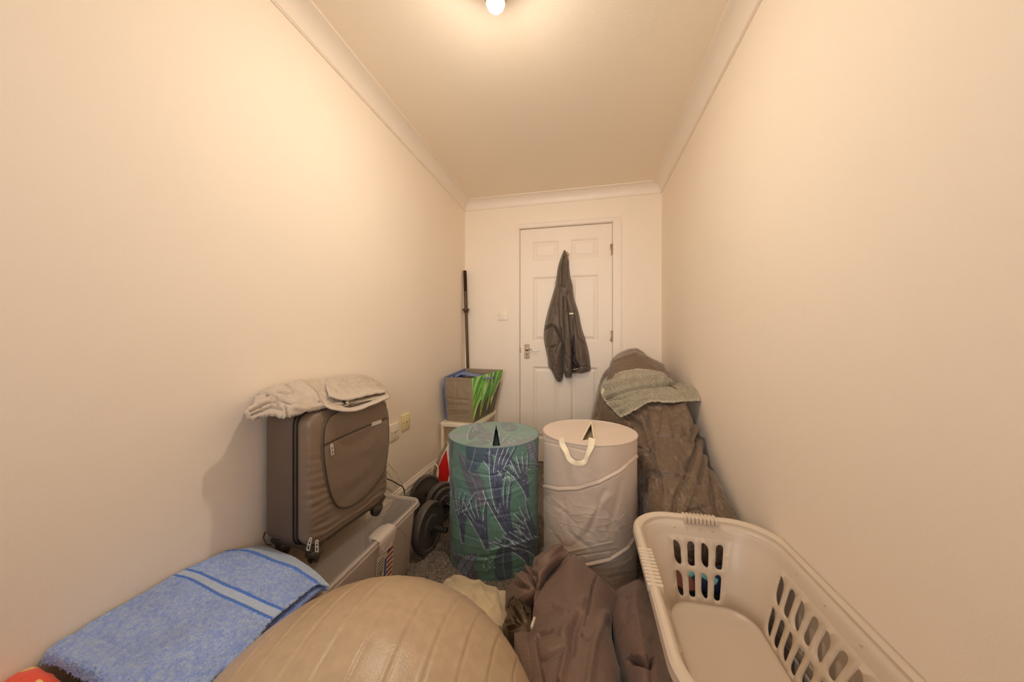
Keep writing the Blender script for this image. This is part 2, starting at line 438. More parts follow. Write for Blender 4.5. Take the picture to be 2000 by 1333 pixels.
# carpet pile where the floor shows
def carpet_pile():
    n = 60000
    X = rng.uniform(-.80, .30, n); Y = rng.uniform(.75, 2.7, n)
    keep = (X < -.30) | (rng.random(n) < .25); X = X[keep]; Y = Y[keep]; n = len(X)
    h = rng.uniform(.004, .0085, n); a = rng.uniform(0, 2 * PI, n); r = rng.uniform(.0016, .0028, n)
    V = np.zeros((n, 4, 3))
    for k in range(3):
        V[:, k, 0] = X + r * np.cos(a + k * 2.094); V[:, k, 1] = Y + r * np.sin(a + k * 2.094); V[:, k, 2] = .0
    V[:, 3, 0] = X + rng.uniform(-.003, .003, n); V[:, 3, 1] = Y + rng.uniform(-.003, .003, n); V[:, 3, 2] = h
    i = np.arange(n)[:, None] * 4
    F = np.concatenate([i + [0, 1, 3], i + [1, 2, 3], i + [2, 0, 3]])
    c = np.array([[.42, .355, .285], [.16, .125, .10], [.28, .23, .185], [.55, .48, .39]])[rng.choice(4, n, p=[.3, .3, .25, .15])]
    o = mesh_ob('carpet_pile', V.reshape(-1, 3), F, M['tuft'], fl, smooth=False, cols=np.repeat(c, 4, 0), kind='stuff')
carpet_pile()

# ------------------------------------------------------------------ pendant bulb
bx, by, bz = BULB
lamp = root('pendant_lamp', 'glowing bare light bulb hanging from the middle of the ceiling', 'lamp', (bx, by, ZC))
bb = MB(); bb.lathe([(0, -.034)] + [(.0305 * math.sin(t), -.034 + .0305 * (1 - math.cos(t)) + .0) for t in np.linspace(.2, 1.28, 10)] + [(.026, -.0130), (0, -.0130)], BULB, n=28)
bb.build('bulb', M['bulb'], lamp, smooth=True)
bb = MB(); bb.lathe([(0, -.0125), (.0300, -.0125), (.0312, -.004), (.0305, .002), (.028, .014), (.021, .032), (.0155, .042), (.0145, .052), (0, .052)], BULB, n=28)
bb.build('bulb_base', M['white_pl'], lamp, smooth=True)
sr = MB(); sr.lathe([(.018, .030), (.030, .026), (.041, .017), (.042, .016), (.041, .0185), (.030, .029), (.018, .034)], BULB, n=48); sr.build('glow_baffle', M['white_pl'], lamp, smooth=True)  # baffle added above the bulb to keep its direct glow off the ceiling
bh = MB(); bh.lathe([(0, .045), (.019, .045), (.0195, .06), (.020, .082), (0, .082)], BULB, n=24); bh.build('bulb_holder', M['white_pl'], lamp, smooth=True)
br = MB(); br.lathe([(0, 0), (.042, 0), (.042, -.008), (.034, -.022), (.012, -.032), (0, -.032)], (bx, by, ZC), n=32); br.build('ceiling_rose', M['white_pl'], lamp, smooth=True)

# ------------------------------------------------------------------ sockets and light switch
def plate(name, label, cat, cx, cy, z, axis, w_, h_, m, screws, extra):
    """axis 'x': on left wall, plate runs along Y; axis 'y': on back wall"""
    r = root(name, label, cat, (cx, cy, z))
    def W(a, b, c):   # a along the plate, b out of the wall, c up
        return (cx + b, cy + a, z + c) if axis == 'x' else (cx + a, cy - b, z + c)
    def bxx(mb, a0, a1, b0, b1, c0, c1, bev=0):
        p, q_ = W(a0, b0, c0), W(a1, b1, c1); lo = [min(i, j) for i, j in zip(p, q_)]; hi = [max(i, j) for i, j in zip(p, q_)]; mb.box(lo, hi, bev)
    mb = MB(); bxx(mb, -w_ / 2, w_ / 2, 0, .009, -h_ / 2, h_ / 2, .0035); mb.build('faceplate', m, r, smooth=True)
    for a in screws:
        s = MB(); s.cyl(W(a, .0085, 0), W(a, .0102, 0), .0035, n=12); s.build('screw', M['brass'], r)
    extra(r, W, bxx)
    return r
def aerial(r, W, bxx):
    s = MB(); s.cyl(W(0, .008, 0), W(0, .0125, 0), .0065, n=16); s.build('outlet', M['socket'], r)
    s = MB(); s.cyl(W(0, .0125, 0), W(0, .0132, 0), .0042, n=16); s.build('outlet_hole', M['hole'], r)
def phone(r, W, bxx):
    s = MB(); bxx(s, -.010, .010, .008, .0105, -.010, .010, .001); s.build('outlet', M['cream'], r)
    s = MB(); bxx(s, -.006, .006, .0104, .0109, -.006, .004); s.build('outlet_hole', M['gap'], r)
def rocker(r, W, bxx):
    s = MB(); bxx(s, -.007, .007, .008, .0125, -.013, .013, .002); s.build('rocker', M['socket'], r)
a = at(768.5, 843, X=XL); plate('wall_socket', 'white square wall socket on the left wall, beside the suitcase', 'socket', XL, float(a[1]), .527, 'x', .088, .092, M['socket'], (-.03, .03), aerial)
a = at(791.5, 832, X=XL); plate('wall_socket', 'yellowed cream square wall socket on the left wall', 'socket', XL, float(a[1]), .553, 'x', .088, .092, M['cream'], (-.03, .03), phone)
a = at(982, 616, Y=YB); plate('light_switch', 'square white light switch on the back wall left of the door', 'switch', float(a[0]), YB, 1.258, 'y', .086, .086, M['socket'], (-.03, .03), rocker)

# ------------------------------------------------------------------ exercise ball
BC = np.array([-.335, .426, .306]); BR = .305
M['ball'] = mat('ball_rubber', A(150, 124, 98, 1.22), .30, bump=[(420, .0004), (30, .0006)], var=(60, .07), spec=.45)
def ball():
    ax = np.array([math.cos(.12), math.sin(.12), .05]); ax /= np.linalg.norm(ax)
    u = np.cross([0, 0, 1], ax); u /= np.linalg.norm(u); v_ = np.cross(ax, u)
    n1, n2 = 400, 128; ph = np.linspace(.0, PI, n1); th = np.linspace(0, 2 * PI, n2, endpoint=False)
    r = np.full(n1, BR); sp = .152
    for k in range(-9, 10):
        r = r - .0013 * np.exp(-((ph - PI / 2 - k * sp) / .008) ** 2) + .0008 * np.exp(-((ph - PI / 2 - k * sp - .018) / .012) ** 2)
    r = np.where(np.abs(ph - PI / 2) > 1.42, BR, r)
    G = BC + r[:, None, None] * (np.cos(ph)[:, None, None] * ax + np.sin(ph)[:, None, None] * (np.cos(th)[None, :, None] * u + np.sin(th)[None, :, None] * v_))
    o = mesh_ob('exercise_ball', G.reshape(-1, 3), grid_faces(n1, n2, closed=True), M['ball'])
    bm = bmesh.new(); bm.from_mesh(o.data); bmesh.ops.remove_doubles(bm, verts=bm.verts, dist=1e-5); bmesh.ops.recalc_face_normals(bm, faces=bm.faces); bm.to_mesh(o.data); bm.free()
    o.data.polygons.foreach_set('use_smooth', [True] * len(o.data.polygons))
    tag(o, 'large grey inflated exercise ball with moulded ridges in the foreground', 'exercise ball')
    pv = MB(); q = Vector(ax).to_track_quat('Z', 'X').to_matrix(); pv.lathe([(0, BR + .002), (.010, BR + .002), (.012, BR - .002), (0, BR - .002)], BC.tolist(), q, 20); pv.build('valve', M['white_pl'], o)
ball()

# ------------------------------------------------------------------ storage box
def plastic(name, col, fac, rough):
    m = bpy.data.materials.new(name); m.use_nodes = True; N = m.node_tree.nodes; L = m.node_tree.links
    p = N['Principled BSDF']; p.inputs['Base Color'].default_value = (*col, 1); p.inputs['Roughness'].default_value = rough
    t = N.new('ShaderNodeBsdfTransparent'); t.inputs[0].default_value = (.98, .975, .96, 1); mx = N.new('ShaderNodeMixShader')
    fr = N.new('ShaderNodeFresnel'); fr.inputs[0].default_value = 1.4; ad = N.new('ShaderNodeMath'); ad.inputs[1].default_value = fac; ad.use_clamp = True
    tl = N.new('ShaderNodeBsdfTranslucent'); tl.inputs[0].default_value = (*col, 1); m2 = N.new('ShaderNodeMixShader'); m2.inputs[0].default_value = .45; L.new(p.outputs[0], m2.inputs[1]); L.new(tl.outputs[0], m2.inputs[2])
    L.new(fr.outputs[0], ad.inputs[0]); L.new(ad.outputs[0], mx.inputs[0]); L.new(t.outputs[0], mx.inputs[1]); L.new(m2.outputs[0], mx.inputs[2])
    L.new(mx.outputs[0], N['Material Output'].inputs[0]); return m
M['clear'] = plastic('clear_plastic', (.86, .80, .75), .13, .18)
M['clear_lid'] = plastic('frosted_lid', (.84, .78, .73), .22, .25)
M['clear_rim'] = plastic('plastic_rim', (.9, .84, .78), .5, .25)
def rrect(x0, x1, y0, y1, r, n=8):
    o = []
    for cx, cy, a0 in ((x1 - r, y1 - r, 0), (x0 + r, y1 - r, 90), (x0 + r, y0 + r, 180), (x1 - r, y0 + r, 270)):
        for k in range(n + 1):
            a = math.radians(a0 + 90 * k / n); o.append((cx + r * math.cos(a), cy + r * math.sin(a)))
    return o
BX0, BX1, BY0, BY1, BZ = -1.024, -.735, .745, 1.385, .292
box = root('storage_box', 'clear plastic lidded storage box on the carpet under the suitcase', 'storage box', ((BX0 + BX1) / 2, (BY0 + BY1) / 2, 0))
def ringloft(mb, secs, cap0=False, cap1=False):
    R_ = [[mb.bm.verts.new((x, y, z)) for x, y in poly] for poly, z in secs]; n = len(R_[0])
    for a, b in zip(R_, R_[1:]):
        for k in range(n): mb.bm.faces.new([a[k], a[(k + 1) % n], b[(k + 1) % n], b[k]])
    if cap0: mb.bm.faces.new(R_[0][::-1])
    if cap1: mb.bm.faces.new(R_[-1])
b = MB(); t = .0025
def rr(i, r=.045): return rrect(BX0 + i, BX1 - i, BY0 + i, BY1 - i, r - i * .2)
ringloft(b, [(rr(.045), .004), (rr(.040), .0), (rr(.036), .01), (rr(.016), BZ - .02), (rr(.012), BZ - .018), (rr(.012), BZ - .002), (rr(.0145), BZ - .002), (rr(.0185), BZ - .022), (rr(.0385), .012), (rr(.045), .0065)], True, True)
b.build('body', M['clear'], box, smooth=True)
rb = MB(); rb.bm.free(); rb = MB()
for x_, s_ in ((BX1 - .026, 1),):
    for yy in (.86, 1.27):
        if yy > 1: rb.build('moulded_rib', M['clear_rim'], box, smooth=True); rb = MB()
        rb.tube(crom([(BX1 - .036, yy + .05, .01), (BX1 - .030, yy + .035, .10), (BX1 - .022, yy - .0, .2), (BX1 - .017, yy - .06, .262)], 16), .0028, 6)
rb.build('moulded_rib', M['clear_rim'], box, smooth=True)
l = MB()
ringloft(l, [(rr(.002), BZ - .006), (rr(.0), BZ), (rr(.003), BZ + .011), (rr(.010), BZ + .013), (rr(.017), BZ + .012), (rr(.022), BZ + .003), (rr(.024), BZ + .001), (rr(.03), BZ + .001), (rr(.036), BZ + .005), (rr(.045), BZ + .005)], False, True)
lid = l.build('lid', M['clear_lid'], box, smooth=True)
rm = MB(); rm.tube([(x, y, BZ + .008) for x, y in rr(.006)], .0055, 8, closed=True)
rm.tube([(x, y, BZ - .004) for x, y in rr(.001)], .0035, 6, closed=True)
rmo = rm.build('rim', M['clear_rim'], None, smooth=True); rmo.parent = lid
for (yc, Lh) in ((1.10, .085),):
    c_ = MB()
    prof = [(.055, .0), (.050, .016), (.02, .021), (-.004, .016), (-.010, -.004), (-.006, -.05)]
    Pg = []
    for k, yy in enumerate(np.linspace(-1, 1, 13)):
        wd = (1 - abs(yy) ** 4) ** .5 if abs(yy) < 1 else 0
        Pg.append([(BX1 - (px_ if px_ < .02 else .02 + (px_ - .02) * (.25 + .75 * wd)), yc + yy * Lh * .5 * 1.2, BZ - .001 + (pz if pz > 0 else pz * (.5 + .5 * wd))) for px_, pz in prof])
    G = patch(Pg, 26, 30); N_ = facing(G, normals(G)); V, F = shell(G, N_, .003)
    fixn(mesh_ob('clip', V, F, M['clear_rim'], box))
    cl = MB(); cl.tube([(BX1 - .022 - .028 * max(0, math.sin(a)), yc + .045 * math.cos(a), BZ + .0185 - .004 * max(0, math.sin(a))) for a in np.linspace(0, PI, 18)], .0014, 6)
    cl.tube([(BX1 + .0085 - .001 * math.cos(a), yc + .035 * math.cos(a), BZ - .028 - .016 * math.sin(a)) for a in np.linspace(0, 2 * PI, 24, endpoint=False)], .0016, 6, closed=True)
    cl.build('clip_edge', M['clear_rim'], box, smooth=True)
# printed label on the side of the box
M['paper'] = mat('label_paper', A(215, 195, 175), .5); M['ink'] = mat('label_ink', (.05, .04, .05), .6); M['inkred'] = mat('label_red', (.35, .06, .05), .5); M['inkblue'] = mat('label_blue', (.05, .14, .38), .5)
def side_pt(y, z, off=0): return Vector((BX1 - .036 + (z / BZ) * .0195 + off, y, z))
lb = MB()
def sq(mb, y0, y1, z0, z1, off):
    mb.bm.faces.new([mb.bm.verts.new(side_pt(*p, off)) for p in ((y0, z0), (y1, z0), (y1, z1), (y0, z1))])
sq(lb, 1.070, 1.180, .09, .225, .0022); lbl = lb.build('label', M['paper'], box)
for nm, m_, rects in (('label_print', M['ink'], [(.968 + .012 * i, .974 + .012 * i, .1, .1 + .008 * ((i * 7) % 5 + 3)) for i in range(4)] + [(.97, 1.01, .15 + .012 * i, .154 + .012 * i) for i in range(5)]), ('label_print', M['inkred'], [(1.03, 1.072, .10 + .02 * i, .11 + .02 * i) for i in range(6)]), ('label_print', M['inkblue'], [(1.016, 1.028, .1, .19), (1.03, 1.05, .205, .22)])):
    k = MB()
    for r_ in rects: sq(k, r_[0] + .105, r_[1] + .105, r_[2], r_[3], .003)
    ko = k.build(nm, m_, None); ko.parent = lbl

# ------------------------------------------------------------------ suitcase
M['case'] = mat('case_fabric', A(96, 74, 60, .9), .55, bump=[(900, .0003), (25, .001)], var=(5, .08), sheen=.15)
M['case_f'] = mat('case_front_fabric', A(120, 96, 76, .92), .36, bump=[(1000, .0003), (18, .0016)], var=(6, .06), sheen=.1)
M['piping'] = mat('case_piping', A(60, 46, 36, .5), .5)
M['zipmetal'] = mat('zip_metal', (.80, .74, .66), .3, .35)
M['rubber'] = mat('black_rubber', (.035, .028, .024), .45)
CO = np.array([-.838, .852]); cd = np.array([.025, .386]); CW = float(np.linalg.norm(cd)); cd = cd / CW; cn = np.array([cd[1], -cd[0]])
Z0, HH, TT = .372, .436, .188
def cw(x, y, z):  # x along the front, y outwards (0 = front face), z up from body bottom
    return (CO[0] + cd[0] * x + cn[0] * y, CO[1] + cd[1] * x + cn[1] * y, Z0 + z)
def cl_(u, v, y=0.0):   # local front coordinates of a spot on the front face
    r = at(u, v, d=1) - np.array([0, 0, CH]); o2 = CO + cn * y
    k = (o2 @ cn) / (r[:2] @ cn); p = r * k + np.array([0, 0, CH]); return float((p[:2] - o2) @ cd), float(p[2] - Z0)
case = root('suitcase', 'small dark brown fabric wheeled suitcase standing on the clear storage box', 'suitcase', (-.93, 1.04, Z0 - .06))
def rsec(x0, x1, z0, z1, r, y, n=8): return [Vector(cw(px_, y, pz)) for px_, pz in rrect(x0, x1, z0, z1, r, n)]
def loftv(mb, secs, c0=True, c1=True):
    R_ = [[mb.bm.verts.new(p) for p in s] for s in secs]; n = len(R_[0])
    for a, b_ in zip(R_, R_[1:]):
        for k in range(n): mb.bm.faces.new([a[k], a[(k + 1) % n], b_[(k + 1) % n], b_[k]])
    if c0: mb.bm.faces.new(R_[0][::-1])
    if c1: mb.bm.faces.new(R_[-1])
s = MB(); loftv(s, [rsec(.010, CW - .010, .010, HH - .010, .035, -TT), rsec(.002, CW - .002, .002, HH - .002, .04, -TT + .006), rsec(0, CW, 0, HH, .042, -TT + .02), rsec(0, CW, 0, HH, .042, -.066), rsec(.004, CW - .004, .004, HH - .004, .04, -.060), rsec(.006, CW - .006, .006, HH - .006, .038, -.05)])
s.build('shell', M['case'], case, smooth=True)
# front compartment with a soft wrinkled gusset
def front_comp():
    nR = 168; prof = [(-.052, .004), (-.045, .002), (-.030, .001), (-.014, .004), (-.004, .012), (0.003, .028), (.006, .05), (.008, .09), (.009, .14)]
    base = []
    per = rrect(0, CW, 0, HH, .045, 40)
    P2 = np.array(per); seg = np.linalg.norm(np.roll(P2, -1, 0) - P2, axis=1); L_ = np.concatenate([[0], np.cumsum(seg)]); tt = np.linspace(0, L_[-1], nR, endpoint=False)
    PX = np.interp(tt, L_, np.append(P2[:, 0], P2[0, 0])); PZ = np.interp(tt, L_, np.append(P2[:, 1], P2[0, 1])); cx, cz = CW / 2, HH / 2
    G = []
    pf = crom(prof, 40)
    for y, ins in pf:
        sx = (CW / 2 - ins) / (CW / 2); sz = (HH / 2 - ins) / (HH / 2)
        G.append([cw(cx + (a_ - cx) * sx, y, cz + (b_ - cz) * sz) for a_, b_ in zip(PX, PZ)])
    G = np.array(G); N_ = normals(G, True)
    # gathered wrinkles across the gusset
    amp = np.exp(-((pf[:, 0] + .008) / .02) ** 2)[:, None]
    zz = G[..., 2]; wr = np.sin(zz * 260 + 6 * noise(G, 14, 3)) * .0062 * noise(G, 9, 8) * np.clip((.72 - zz) / .15, .15, 1) + (noise(G, 40, 2) - .5) * .002
    c0 = G.mean((0, 1)); sg = 1 if np.median(((G - c0) * N_).sum(-1)) > 0 else -1
    G = G + sg * N_ * (wr * amp)[..., None]
    G = G + sg * N_ * creases(G, [([(612, 858), (634, 852)], 2, -.002), ([(610, 900), (630, 896)], 2, -.002), ([(610, 925), (630, 920)], 2, -.002), ([(612, 960), (640, 950)], 2, -.003), ([(615, 990), (645, 985)], 3, -.003), ([(615, 1030), (655, 1005)], 3, -.003), ([(608, 812), (632, 828)], 1.6, -.002)])[..., None]
    V = G.reshape(-1, 3); F = grid_faces(len(G), nR, closed=True).tolist(); n0 = (len(G) - 1) * nR
    F.append([n0 + k for k in range(nR)])
    fixn(mesh_ob('front_compartment', V, F, M['case_f'], case))
front_comp()
# zipped bands around the case
for y, r_, m_ in ((-.0655, .0030, M['piping']), (-.052, .0026, M['piping'])):
    k = MB(); k.tube([Vector(cw(a_, y, b_)) for a_, b_ in rrect(-.0005, CW + .0005, -.0005, HH + .0005, .042, 10)], r_, 6, closed=True); k.build('piping', m_, case, smooth=True)
k = MB(); k.tube([Vector(cw(a_, -.0588, b_)) for a_, b_ in rrect(.003, CW - .003, .003, HH - .003, .04, 30)], .0035, 6, closed=True); k.build('zipper', mat('zip_teeth', A(110, 92, 76, .6), .4, bump=[(1500, .001)]), case, smooth=True)
# rounded pocket panel
pk = [(633, 832), (630, 862), (632, 905), (640, 950), (650, 980), (663, 992), (685, 988), (712, 968), (740, 935), (752, 905), (757, 860), (756, 815), (752, 796), (742, 786), (725, 784), (700, 790), (665, 802), (642, 815)]
pl = np.array([cl_(u_, v_, .007) for u_, v_ in pk]); plc = crom(np.concatenate([pl, pl[:1]]), 100)[:-1]
def pocket():
    c = plc.mean(0); G = []
    for f, y in ((1.0, .004), (1.0, .010), (.985, .0135), (.93, .0155), (.8, .017), (.6, .018), (.35, .0185), (.1, .0185)):
        G.append([cw(c[0] + (p[0] - c[0]) * f, y, c[1] + (p[1] - c[1]) * f) for p in plc])
    G = np.array(G); G = crom(G, 40)
    N_ = np.array([cn[0], cn[1], 0]); D = creases(G, [([(628, 872), (660, 858), (700, 840), (757, 818)], 1.6, -.0045), ([(640, 960), (700, 930)], 9, .002), ([(660, 985), (730, 925), (752, 890)], 8, -.002), ([(640, 920), (690, 900), (740, 890)], 10, -.0015), ([(680, 900), (740, 860)], 9, .0015)])
    G = G + N_ * (D + (fbm(G, 12, 4) - .5) * .003)[..., None]
    V = G.reshape(-1, 3); F = grid_faces(len(G), G.shape[1], closed=True).tolist(); n0 = (len(G) - 1) * G.shape[1]; F.append([n0 + k for k in range(G.shape[1])])
    fixn(mesh_ob('pocket', V, F, M['case_f'], case))
pocket()
k = MB(); k.tube([Vector(cw(a_, .0115, b_)) for a_, b_ in plc], .0022, 6, closed=True); k.build('piping', mat('pocket_piping', (.05, .035, .024), .4), case, smooth=True)
zl = [cl_(u_, v_, .018) for u_, v_ in ((632, 871), (660, 858), (700, 840), (756, 817))]
k = MB(); k.tube([Vector(cw(a_, .0165, b_)) for a_, b_ in crom(zl, 20)], .0018, 6); k.build('pocket_zipper', M['piping'], case, smooth=True)
def puller(p, parent, down=(0, 0, -1), out=(1, 0, 0), L_=.03):
    p = Vector(p); d_ = Vector(down).normalized(); o_ = Vector(out).normalized(); s_ = d_.cross(o_).normalized(); mb = MB()
    mb.tube([p + s_ * .0045 * math.cos(a) + d_ * (.004 + .0045 * math.sin(a)) for a in np.linspace(0, 2 * PI, 14, endpoint=False)], .0013, 6, closed=True)
    q0 = p + d_ * .008
    mb.tube([q0 + s_ * .0042 * sx + d_ * L_ * dz for sx, dz in ((-1, 0), (1, 0), (1.1, .5), (1.0, 1), (-1.0, 1), (-1.1, .5))], .0016, 6, closed=True)
    mb.tube([q0 + s_ * -.004 + d_ * L_ * .45, q0 + s_ * .004 + d_ * L_ * .45], .0014, 6)
    return mb.build('zip_pull', M['zipmetal'], parent, smooth=True, label='silver metal zip pull')
a_, b_ = cl_(647, 868, .02); puller(cw(a_, .022, b_), case, (.0, .10, -1), (1, 0, 0), .028)
p = at(607, 1052, Y=.842); puller(p, case, (-.25, -.05, -1), (0, -1, 0), .03)
p = at(619, 1056, Y=.848); puller(p, case, (.03, -.05, -1), (0, -1, 0), .026)
# badge
q_ = [cl_(u_, v_, .02) for u_, v_ in ((727, 826), (745, 820), (745, 826.5), (727, 833))]
mb = MB(); A_ = [mb.bm.verts.new(cw(a1, .0165, b1)) for a1, b1 in q_]; B_ = [mb.bm.verts.new(cw(a1, .0205, b1)) for a1, b1 in q_]
mb.bm.faces.new(A_); mb.bm.faces.new(B_[::-1])
for k in range(4): mb.bm.faces.new([A_[k], A_[(k + 1) % 4], B_[(k + 1) % 4], B_[k]])
mb.build('badge', M['zipmetal'], case, label='small silver metal badge')
# bottom rail, wheel housings and wheels
M['hous'] = mat('wheel_housing', A(84, 68, 52, .7), .35)
for x, y in ((.045, -.03), (CW - .045, -.03), (.045, -TT + .03), (CW - .045, -TT + .03)):
    h_ = MB(); loftv(h_, [[Vector(cw(x + .034 * math.cos(a) * f, y + .026 * math.sin(a) * f, z)) for a in np.linspace(0, 2 * PI, 20, endpoint=False)] for f, z in ((1.15, .012), (1.1, -.004), (.8, -.016), (.62, -.03), (.5, -.034))])
    h_.build('wheel_housing', M['hous'], case, smooth=True)
    wdir = Vector((cd[0] * .5 + cn[0] * .85, cd[1] * .5 + cn[1] * .85, 0)).normalized() if x < .1 else Vector((cn[0], cn[1], 0))
    c = Vector(cw(x, y, -.0385)); 
    wh = MB()
    for sg in (-1, 1):
        a0 = c + wdir * (.004 * sg); a1 = c + wdir * (.013 * sg); wh.cyl(a0, a1, .0245, .0225, n=28, bev=.003)
    wh.cyl(c - wdir * .014, c + wdir * .014, .008, n=14)
    hd = MB(); hq = Matrix.Identity(3); hd.lathe([(.027 * math.sin(t), .010 + .027 * math.cos(t)) for t in np.linspace(.02, 1.75, 12)] + [(.024, .004), (.0, .006)], c - Vector((0, 0, .0)), hq, 26); hd.build('wheel_hood', M['hous'], case, smooth=True)
    wh.build('wheel', M['rubber'], case, smooth=True)
    fk = MB(); fk.tube([c + Vector((0, 0, .006)) + wdir * .018 * sx + Vector((0, 0, dz)) for sx, dz in ((-1, -.006), (-1.05, .012), (-.6, .026), (.6, .026), (1.05, .012), (1, -.006))], .004, 6)
    fk.build('wheel_fork', M['hous'], case, smooth=True)
k = MB(); loftv(k, [rsec(.012, CW - .012, -.008, .012, .008, y) for y in (-TT + .01, -.01)]); k.build('base_rail', M['hous'], case, smooth=True)
k = MB(); k.tube(crom([cw(CW * .3, -.11, HH - .002), cw(CW * .36, -.11, HH + .018), cw(CW * .64, -.11, HH + .018), cw(CW * .7, -.11, HH - .002)], 20), .006, 8); k.build('carry_handle', M['rubber'], case, smooth=True)
k = MB(); k.tube([at(518, 1040, Y=.85), at(514, 1052, Y=.85), at(520, 1064, Y=.85), at(530, 1066, Y=.86)], .0028, 6); k.build('corner_loop', M['hous'], case, smooth=True)
cwz = Z0 + HH

# ------------------------------------------------------------------ cloth colours and towels
M['towel_l'] = mat('pale_towel', A(205, 182, 160, .78), .95, bump=[(700, .0012), (60, .002)], var=(14, .05), sheen=.3, spec=.1)
def pale_towel():
    parts = []
    def piece(rows, ns, nt, th, cs, na=.003, seed=0, sc_=30):
        G = patch(rows, ns, nt); N_ = facing(G, normals(G))
        D = creases(G, cs) * 1.5 + (fbm(G, sc_, seed) - .5) * na * 2.6 + (noise(G, 260, seed) - .5) * .0016
        G = G + N_ * D[..., None]; parts.append(shell(G, facing(G, normals(G)), th))
    zt = cwz
    # lower folded wad: rows from the wall side (back) over the top to the front edge, columns left -> right
    def R(pts): return [at(u_, v_, X=x_) for u_, v_, x_ in pts]
    piece([R([(488, 800, -1.03), (540, 790, -1.03), (590, 782, -1.03), (640, 778, -1.03), (690, 772, -1.03), (735, 768, -1.03)]),
           R([(500, 776, -1.03), (545, 758, -1.02), (600, 750, -1.02), (650, 752, -1.01), (700, 755, -1.01), (740, 758, -1.01)]),
           R([(497, 782, -.985), (540, 765, -.975), (600, 763, -.96), (645, 765, -.95), (700, 765, -.95), (745, 765, -.94)]),
           R([(486, 792, -.96), (530, 778, -.93), (580, 778, -.895), (640, 785, -.87), (700, 778, -.86), (752, 768, -.85)]),
           R([(483, 806, -.945), (535, 792, -.91), (575, 790, -.865), (635, 790, -.84), (700, 784, -.82), (756, 774, -.80)]),
           R([(488, 817, -.94), (530, 808, -.905), (562, 812, -.862), (630, 797, -.84), (690, 790, -.825), (752, 778, -.80)])],
          90, 200, .014,
          [([(484, 790), (515, 775), (530, 768)], 2.2, -.008), ([(488, 803), (520, 787), (545, 780), (570, 788)], 2.2, -.010), ([(492, 812), (530, 795), (550, 800)], 2.2, -.007),
           ([(530, 768), (560, 785), (620, 790)], 2.4, -.008), ([(545, 760), (560, 770)], 3, -.006), ([(530, 776), (542, 792)], 3, -.004), ([(505, 790), (512, 803)], 2.5, -.004), ([(556, 795), (562, 812)], 2.5, -.006), ([(575, 795), (600, 800)], 6, .004)], .003, 3, 34)
    # middle fold rising at the back
    piece([R([(505, 768, -1.03), (550, 752, -1.03), (600, 745, -1.03), (640, 745, -1.03), (690, 748, -1.03)]),
           R([(520, 765, -1.0), (555, 750, -1.0), (600, 742, -1.0), (640, 742, -1.0), (690, 745, -1.0)]),
           R([(530, 768, -.965), (560, 760, -.95), (605, 756, -.94), (640, 756, -.93), (690, 757, -.93)]),
           R([(545, 778, -.93), (575, 780, -.91), (610, 782, -.885), (642, 786, -.86), (690, 778, -.86)])],
          60, 130, .016,
          [([(560, 750), (590, 765), (600, 785)], 3, -.006), ([(545, 765), (580, 772), (620, 783)], 2.5, -.007), ([(585, 748), (605, 762), (622, 785)], 4, .007), ([(600, 750), (615, 765), (628, 785)], 2.4, -.006), ([(575, 765), (590, 785)], 3, -.004)], .004, 7, 30)
    # upper flap turned back, with a scalloped open edge on the right
    piece([R([(634, 748, -1.02), (660, 745, -1.03), (700, 744, -1.03), (735, 745, -1.03), (750, 755, -1.03)]),
           R([(628, 760, -.96), (650, 768, -.955), (690, 768, -.95), (725, 762, -.95), (752, 760, -.95)]),
           R([(632, 778, -.89), (650, 783, -.875), (690, 788, -.86), (730, 775, -.86), (755, 768, -.86)]),
           R([(638, 792, -.825), (655, 799, -.80), (690, 801, -.775), (725, 790, -.765), (760, 775, -.77)])],
          60, 120, .007, [([(640, 780), (680, 790), (720, 780)], 5, -.004), ([(650, 787), (670, 795)], 1.5, .002)], .002, 9, 24)
    piece([R([(645, 738, -1.03), (680, 733, -1.03), (715, 734, -1.03), (738, 748, -1.03), (746, 760, -1.02)]),
           R([(641, 742, -1.0), (675, 737, -1.0), (712, 738, -1.0), (738, 752, -.99), (748, 762, -.99)]),
           R([(640, 752, -.925), (670, 756, -.92), (705, 758, -.93), (735, 758, -.93), (750, 763, -.92)]),
           R([(645, 771, -.865), (672, 778, -.825), (700, 774, -.815), (725, 768, -.815), (751, 763, -.82)])],
          60, 120, .009, [([(660, 748), (690, 755), (735, 752)], 4, .003), ([(672, 742), (700, 740)], 3, -.003)], .003, 12, 40)
    # curled lip where the flap folds back, and corner tassel
    piece([R([(632, 752, -.97), (629, 765, -.93), (633, 780, -.885), (641, 793, -.85)]), R([(637, 745, -.975), (634, 765, -.94), (639, 780, -.895), (650, 790, -.86)]), R([(641, 747, -.985), (641, 765, -.945), (650, 778, -.905), (662, 788, -.87)])], 20, 60, .004, [], .001, 15)
    V, F = merge(*parts)
    over = (V[:, 0] < -.832) & (V[:, 1] > .846) & (V[:, 1] < 1.25); V[over, 2] = np.maximum(V[over, 2], cwz + .0015); V[:, 0] = np.maximum(V[:, 0], XL + .002)
    o = fixn(mesh_ob('towel', V, F, M['towel_l'])); tag(o, 'pale beige towel folded in a loose heap on top of the suitcase', 'towel')
pale_towel()

